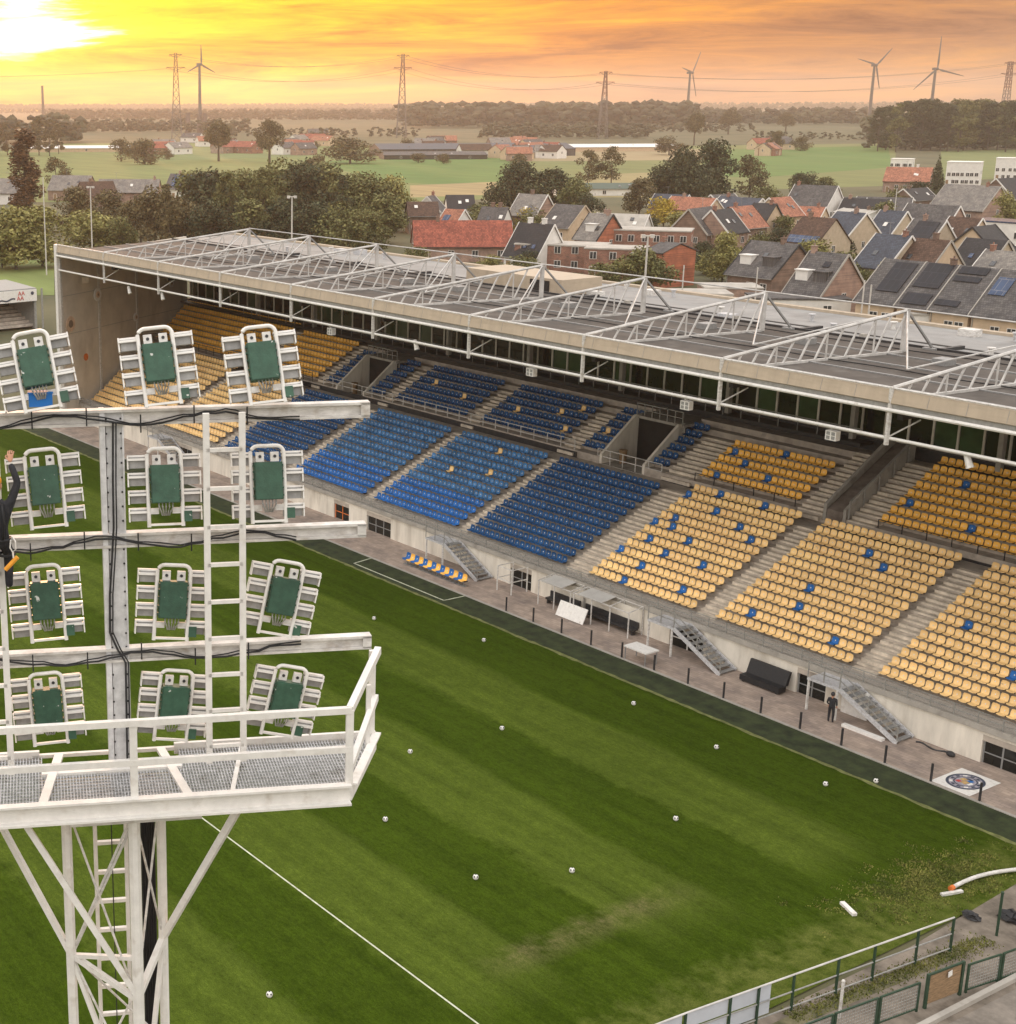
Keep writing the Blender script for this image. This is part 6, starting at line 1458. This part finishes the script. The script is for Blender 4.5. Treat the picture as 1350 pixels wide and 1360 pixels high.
# stand behind the far goal, seen at the left edge
p = at(-70,440); fs = root('end_stand', at(10,440), 'low covered stand behind the far goal with a white sign along its roof', 'grandstand')
def q(x, y, z): return at(x, y, 'Z', z)
A = at(50,437); B = at(-160,452); dv = (B-A).normalized(); bk = Vector((-dv.y,dv.x,0)); bk = bk if bk.dot(FH) > 0 else -bk
hA = CAMH*(437-408)/(437-134)+.0
zt = 5.0; A = at(48,383,'Z',zt+.9); A.z = 0; B = at(-160,401,'Z',zt+.9); B.z = 0; dv = (B-A).normalized(); bk = Vector((-dv.y,dv.x,0)); bk = bk if bk.dot(FH) > 0 else -bk
def Z(v, z): return Vector((v.x,v.y,z))
b = MB(); b.bar(Z(A,zt), Z(B,zt), .25, 1.7); b.build('sign_board', m_white, fs)
b = MB(); b.prism([Z(A,zt+.8),Z(B,zt+.8),Z(B+bk*9,zt+1.2),Z(A+bk*9,zt+1.2)],(0,0,.2)); fixn(b.build('roof', m_grey, fs))
b = MB(); b.prism([Z(A+bk*8,0),Z(B+bk*8,0),Z(B+bk*8,zt+1),Z(A+bk*8,zt+1)],bk*.3); fixn(b.build('back_wall', m_deep, fs))
b = MB()
for k in range(6): b.prism([Z(A+bk*(1+k*1.1),.3+.4*k),Z(B+bk*(1+k*1.1),.3+.4*k),Z(B+bk*(8),.3+.4*k),Z(A+bk*(8),.3+.4*k)],(0,0,.4))
fixn(b.build('terrace', m_step, fs))
b = MB(); b.bar(Z(A+bk*.5,0),Z(A+bk*.5,zt+.8),.35); b.bar(Z(A,.0)-dv*.9,Z(A,zt+.9)-dv*.9,.25); b.prism([Z(A+bk*.6,0),Z(A+bk*8,0),Z(A+bk*8,zt+1),Z(A+bk*.6,zt+1)],dv*.2); fixn(b.build('side_wall', m_netgrey, fs))
sg = [o for o in fs.children if o.name.startswith('sign_board')][0]
def text(body, size, loc, xdir, m, parent, nrm):
    cu = bpy.data.curves.new('lettering','FONT'); cu.body = body; cu.size = size; cu.extrude = .02; cu.align_x = 'CENTER'; cu.align_y = 'CENTER'
    t = bpy.data.objects.new('lettering', cu); COL.objects.link(t); dg = bpy.context.evaluated_depsgraph_get(); me = bpy.data.meshes.new_from_object(t.evaluated_get(dg)); bpy.data.objects.remove(t)
    me.materials.clear(); me.materials.append(m); o = bpy.data.objects.new('lettering', me); COL.objects.link(o); o.parent = parent
    x = Vector(xdir).normalized(); z = Vector(nrm).normalized(); y = z.cross(x); L0 = Vector(loc)-Vector(fs.location)
    o.matrix_local = Matrix(((x.x,y.x,z.x,L0.x),(x.y,y.y,z.y,L0.y),(x.z,y.z,z.z,L0.z),(0,0,0,1))); return o
for dx, bz, s_ in ((2.55,.36,'AA'),(2.75,-.34,'AA')): text(s_, .85, Z(A+dv*dx-bk*.15,zt+bz), -dv, m_red, sg, -bk)
b = MB(); b.disc(Z(A+dv*.75-bk*.14,zt+.3), -bk, .26, .03, 14); b.build('dark_emblem', m_navy, sg)
b = MB(); pts = [Z(A+dv*(3.6+.35*k)-bk*.15, zt-.35-.03*k+.12*math.sin(k*1.2)) for k in range(12)]
for a_, c_ in zip(pts[:-1], pts[1:]): b.bar(a_, c_, .03, .22)
b.build('dark_swash', m_navy, sg)
# ---------------------------------------------------------------- clutter right behind the stand
for x, y, z_, Ln, lb, m1, m2 in ((970,378,3.2,9,'low garage with pale roof edge behind the rear roof',m_brickp,m_flat),(925,386,3.0,10,'flat garage with white roof beside the orange annex',m_wht,m_flat),(1060,392,3.4,14,'long low shed with light roof in front of the pink gable',m_wht,m_tgry),(1262,412,3.4,12,'flat pale outbuilding in front of the terrace',m_wht,m_flat)):
    house(lb, x, y, z_, Ln, 7, m1, m2, -6, None, 2, 0, flat=True, name='garage', group='garages behind the stand')
# ---------------------------------------------------------------- haze
HZ = MB(); HZ.box(-5600,1500,-1500,5600,-1.0,112)
m_haze = bpy.data.materials.new('haze_air'); m_haze.use_nodes = True; t = m_haze.node_tree; t.nodes.clear()
ov = t.nodes.new('ShaderNodeOutputMaterial'); pv = t.nodes.new('ShaderNodeVolumePrincipled'); t.links.new(pv.outputs[0], ov.inputs['Volume'])
pv.inputs['Color'].default_value = (.86,.76,.68,1); pv.inputs['Density'].default_value = .00013; pv.inputs['Anisotropy'].default_value = .52
hz = HZ.build('haze', m_haze); hz['kind'] = 'stuff'
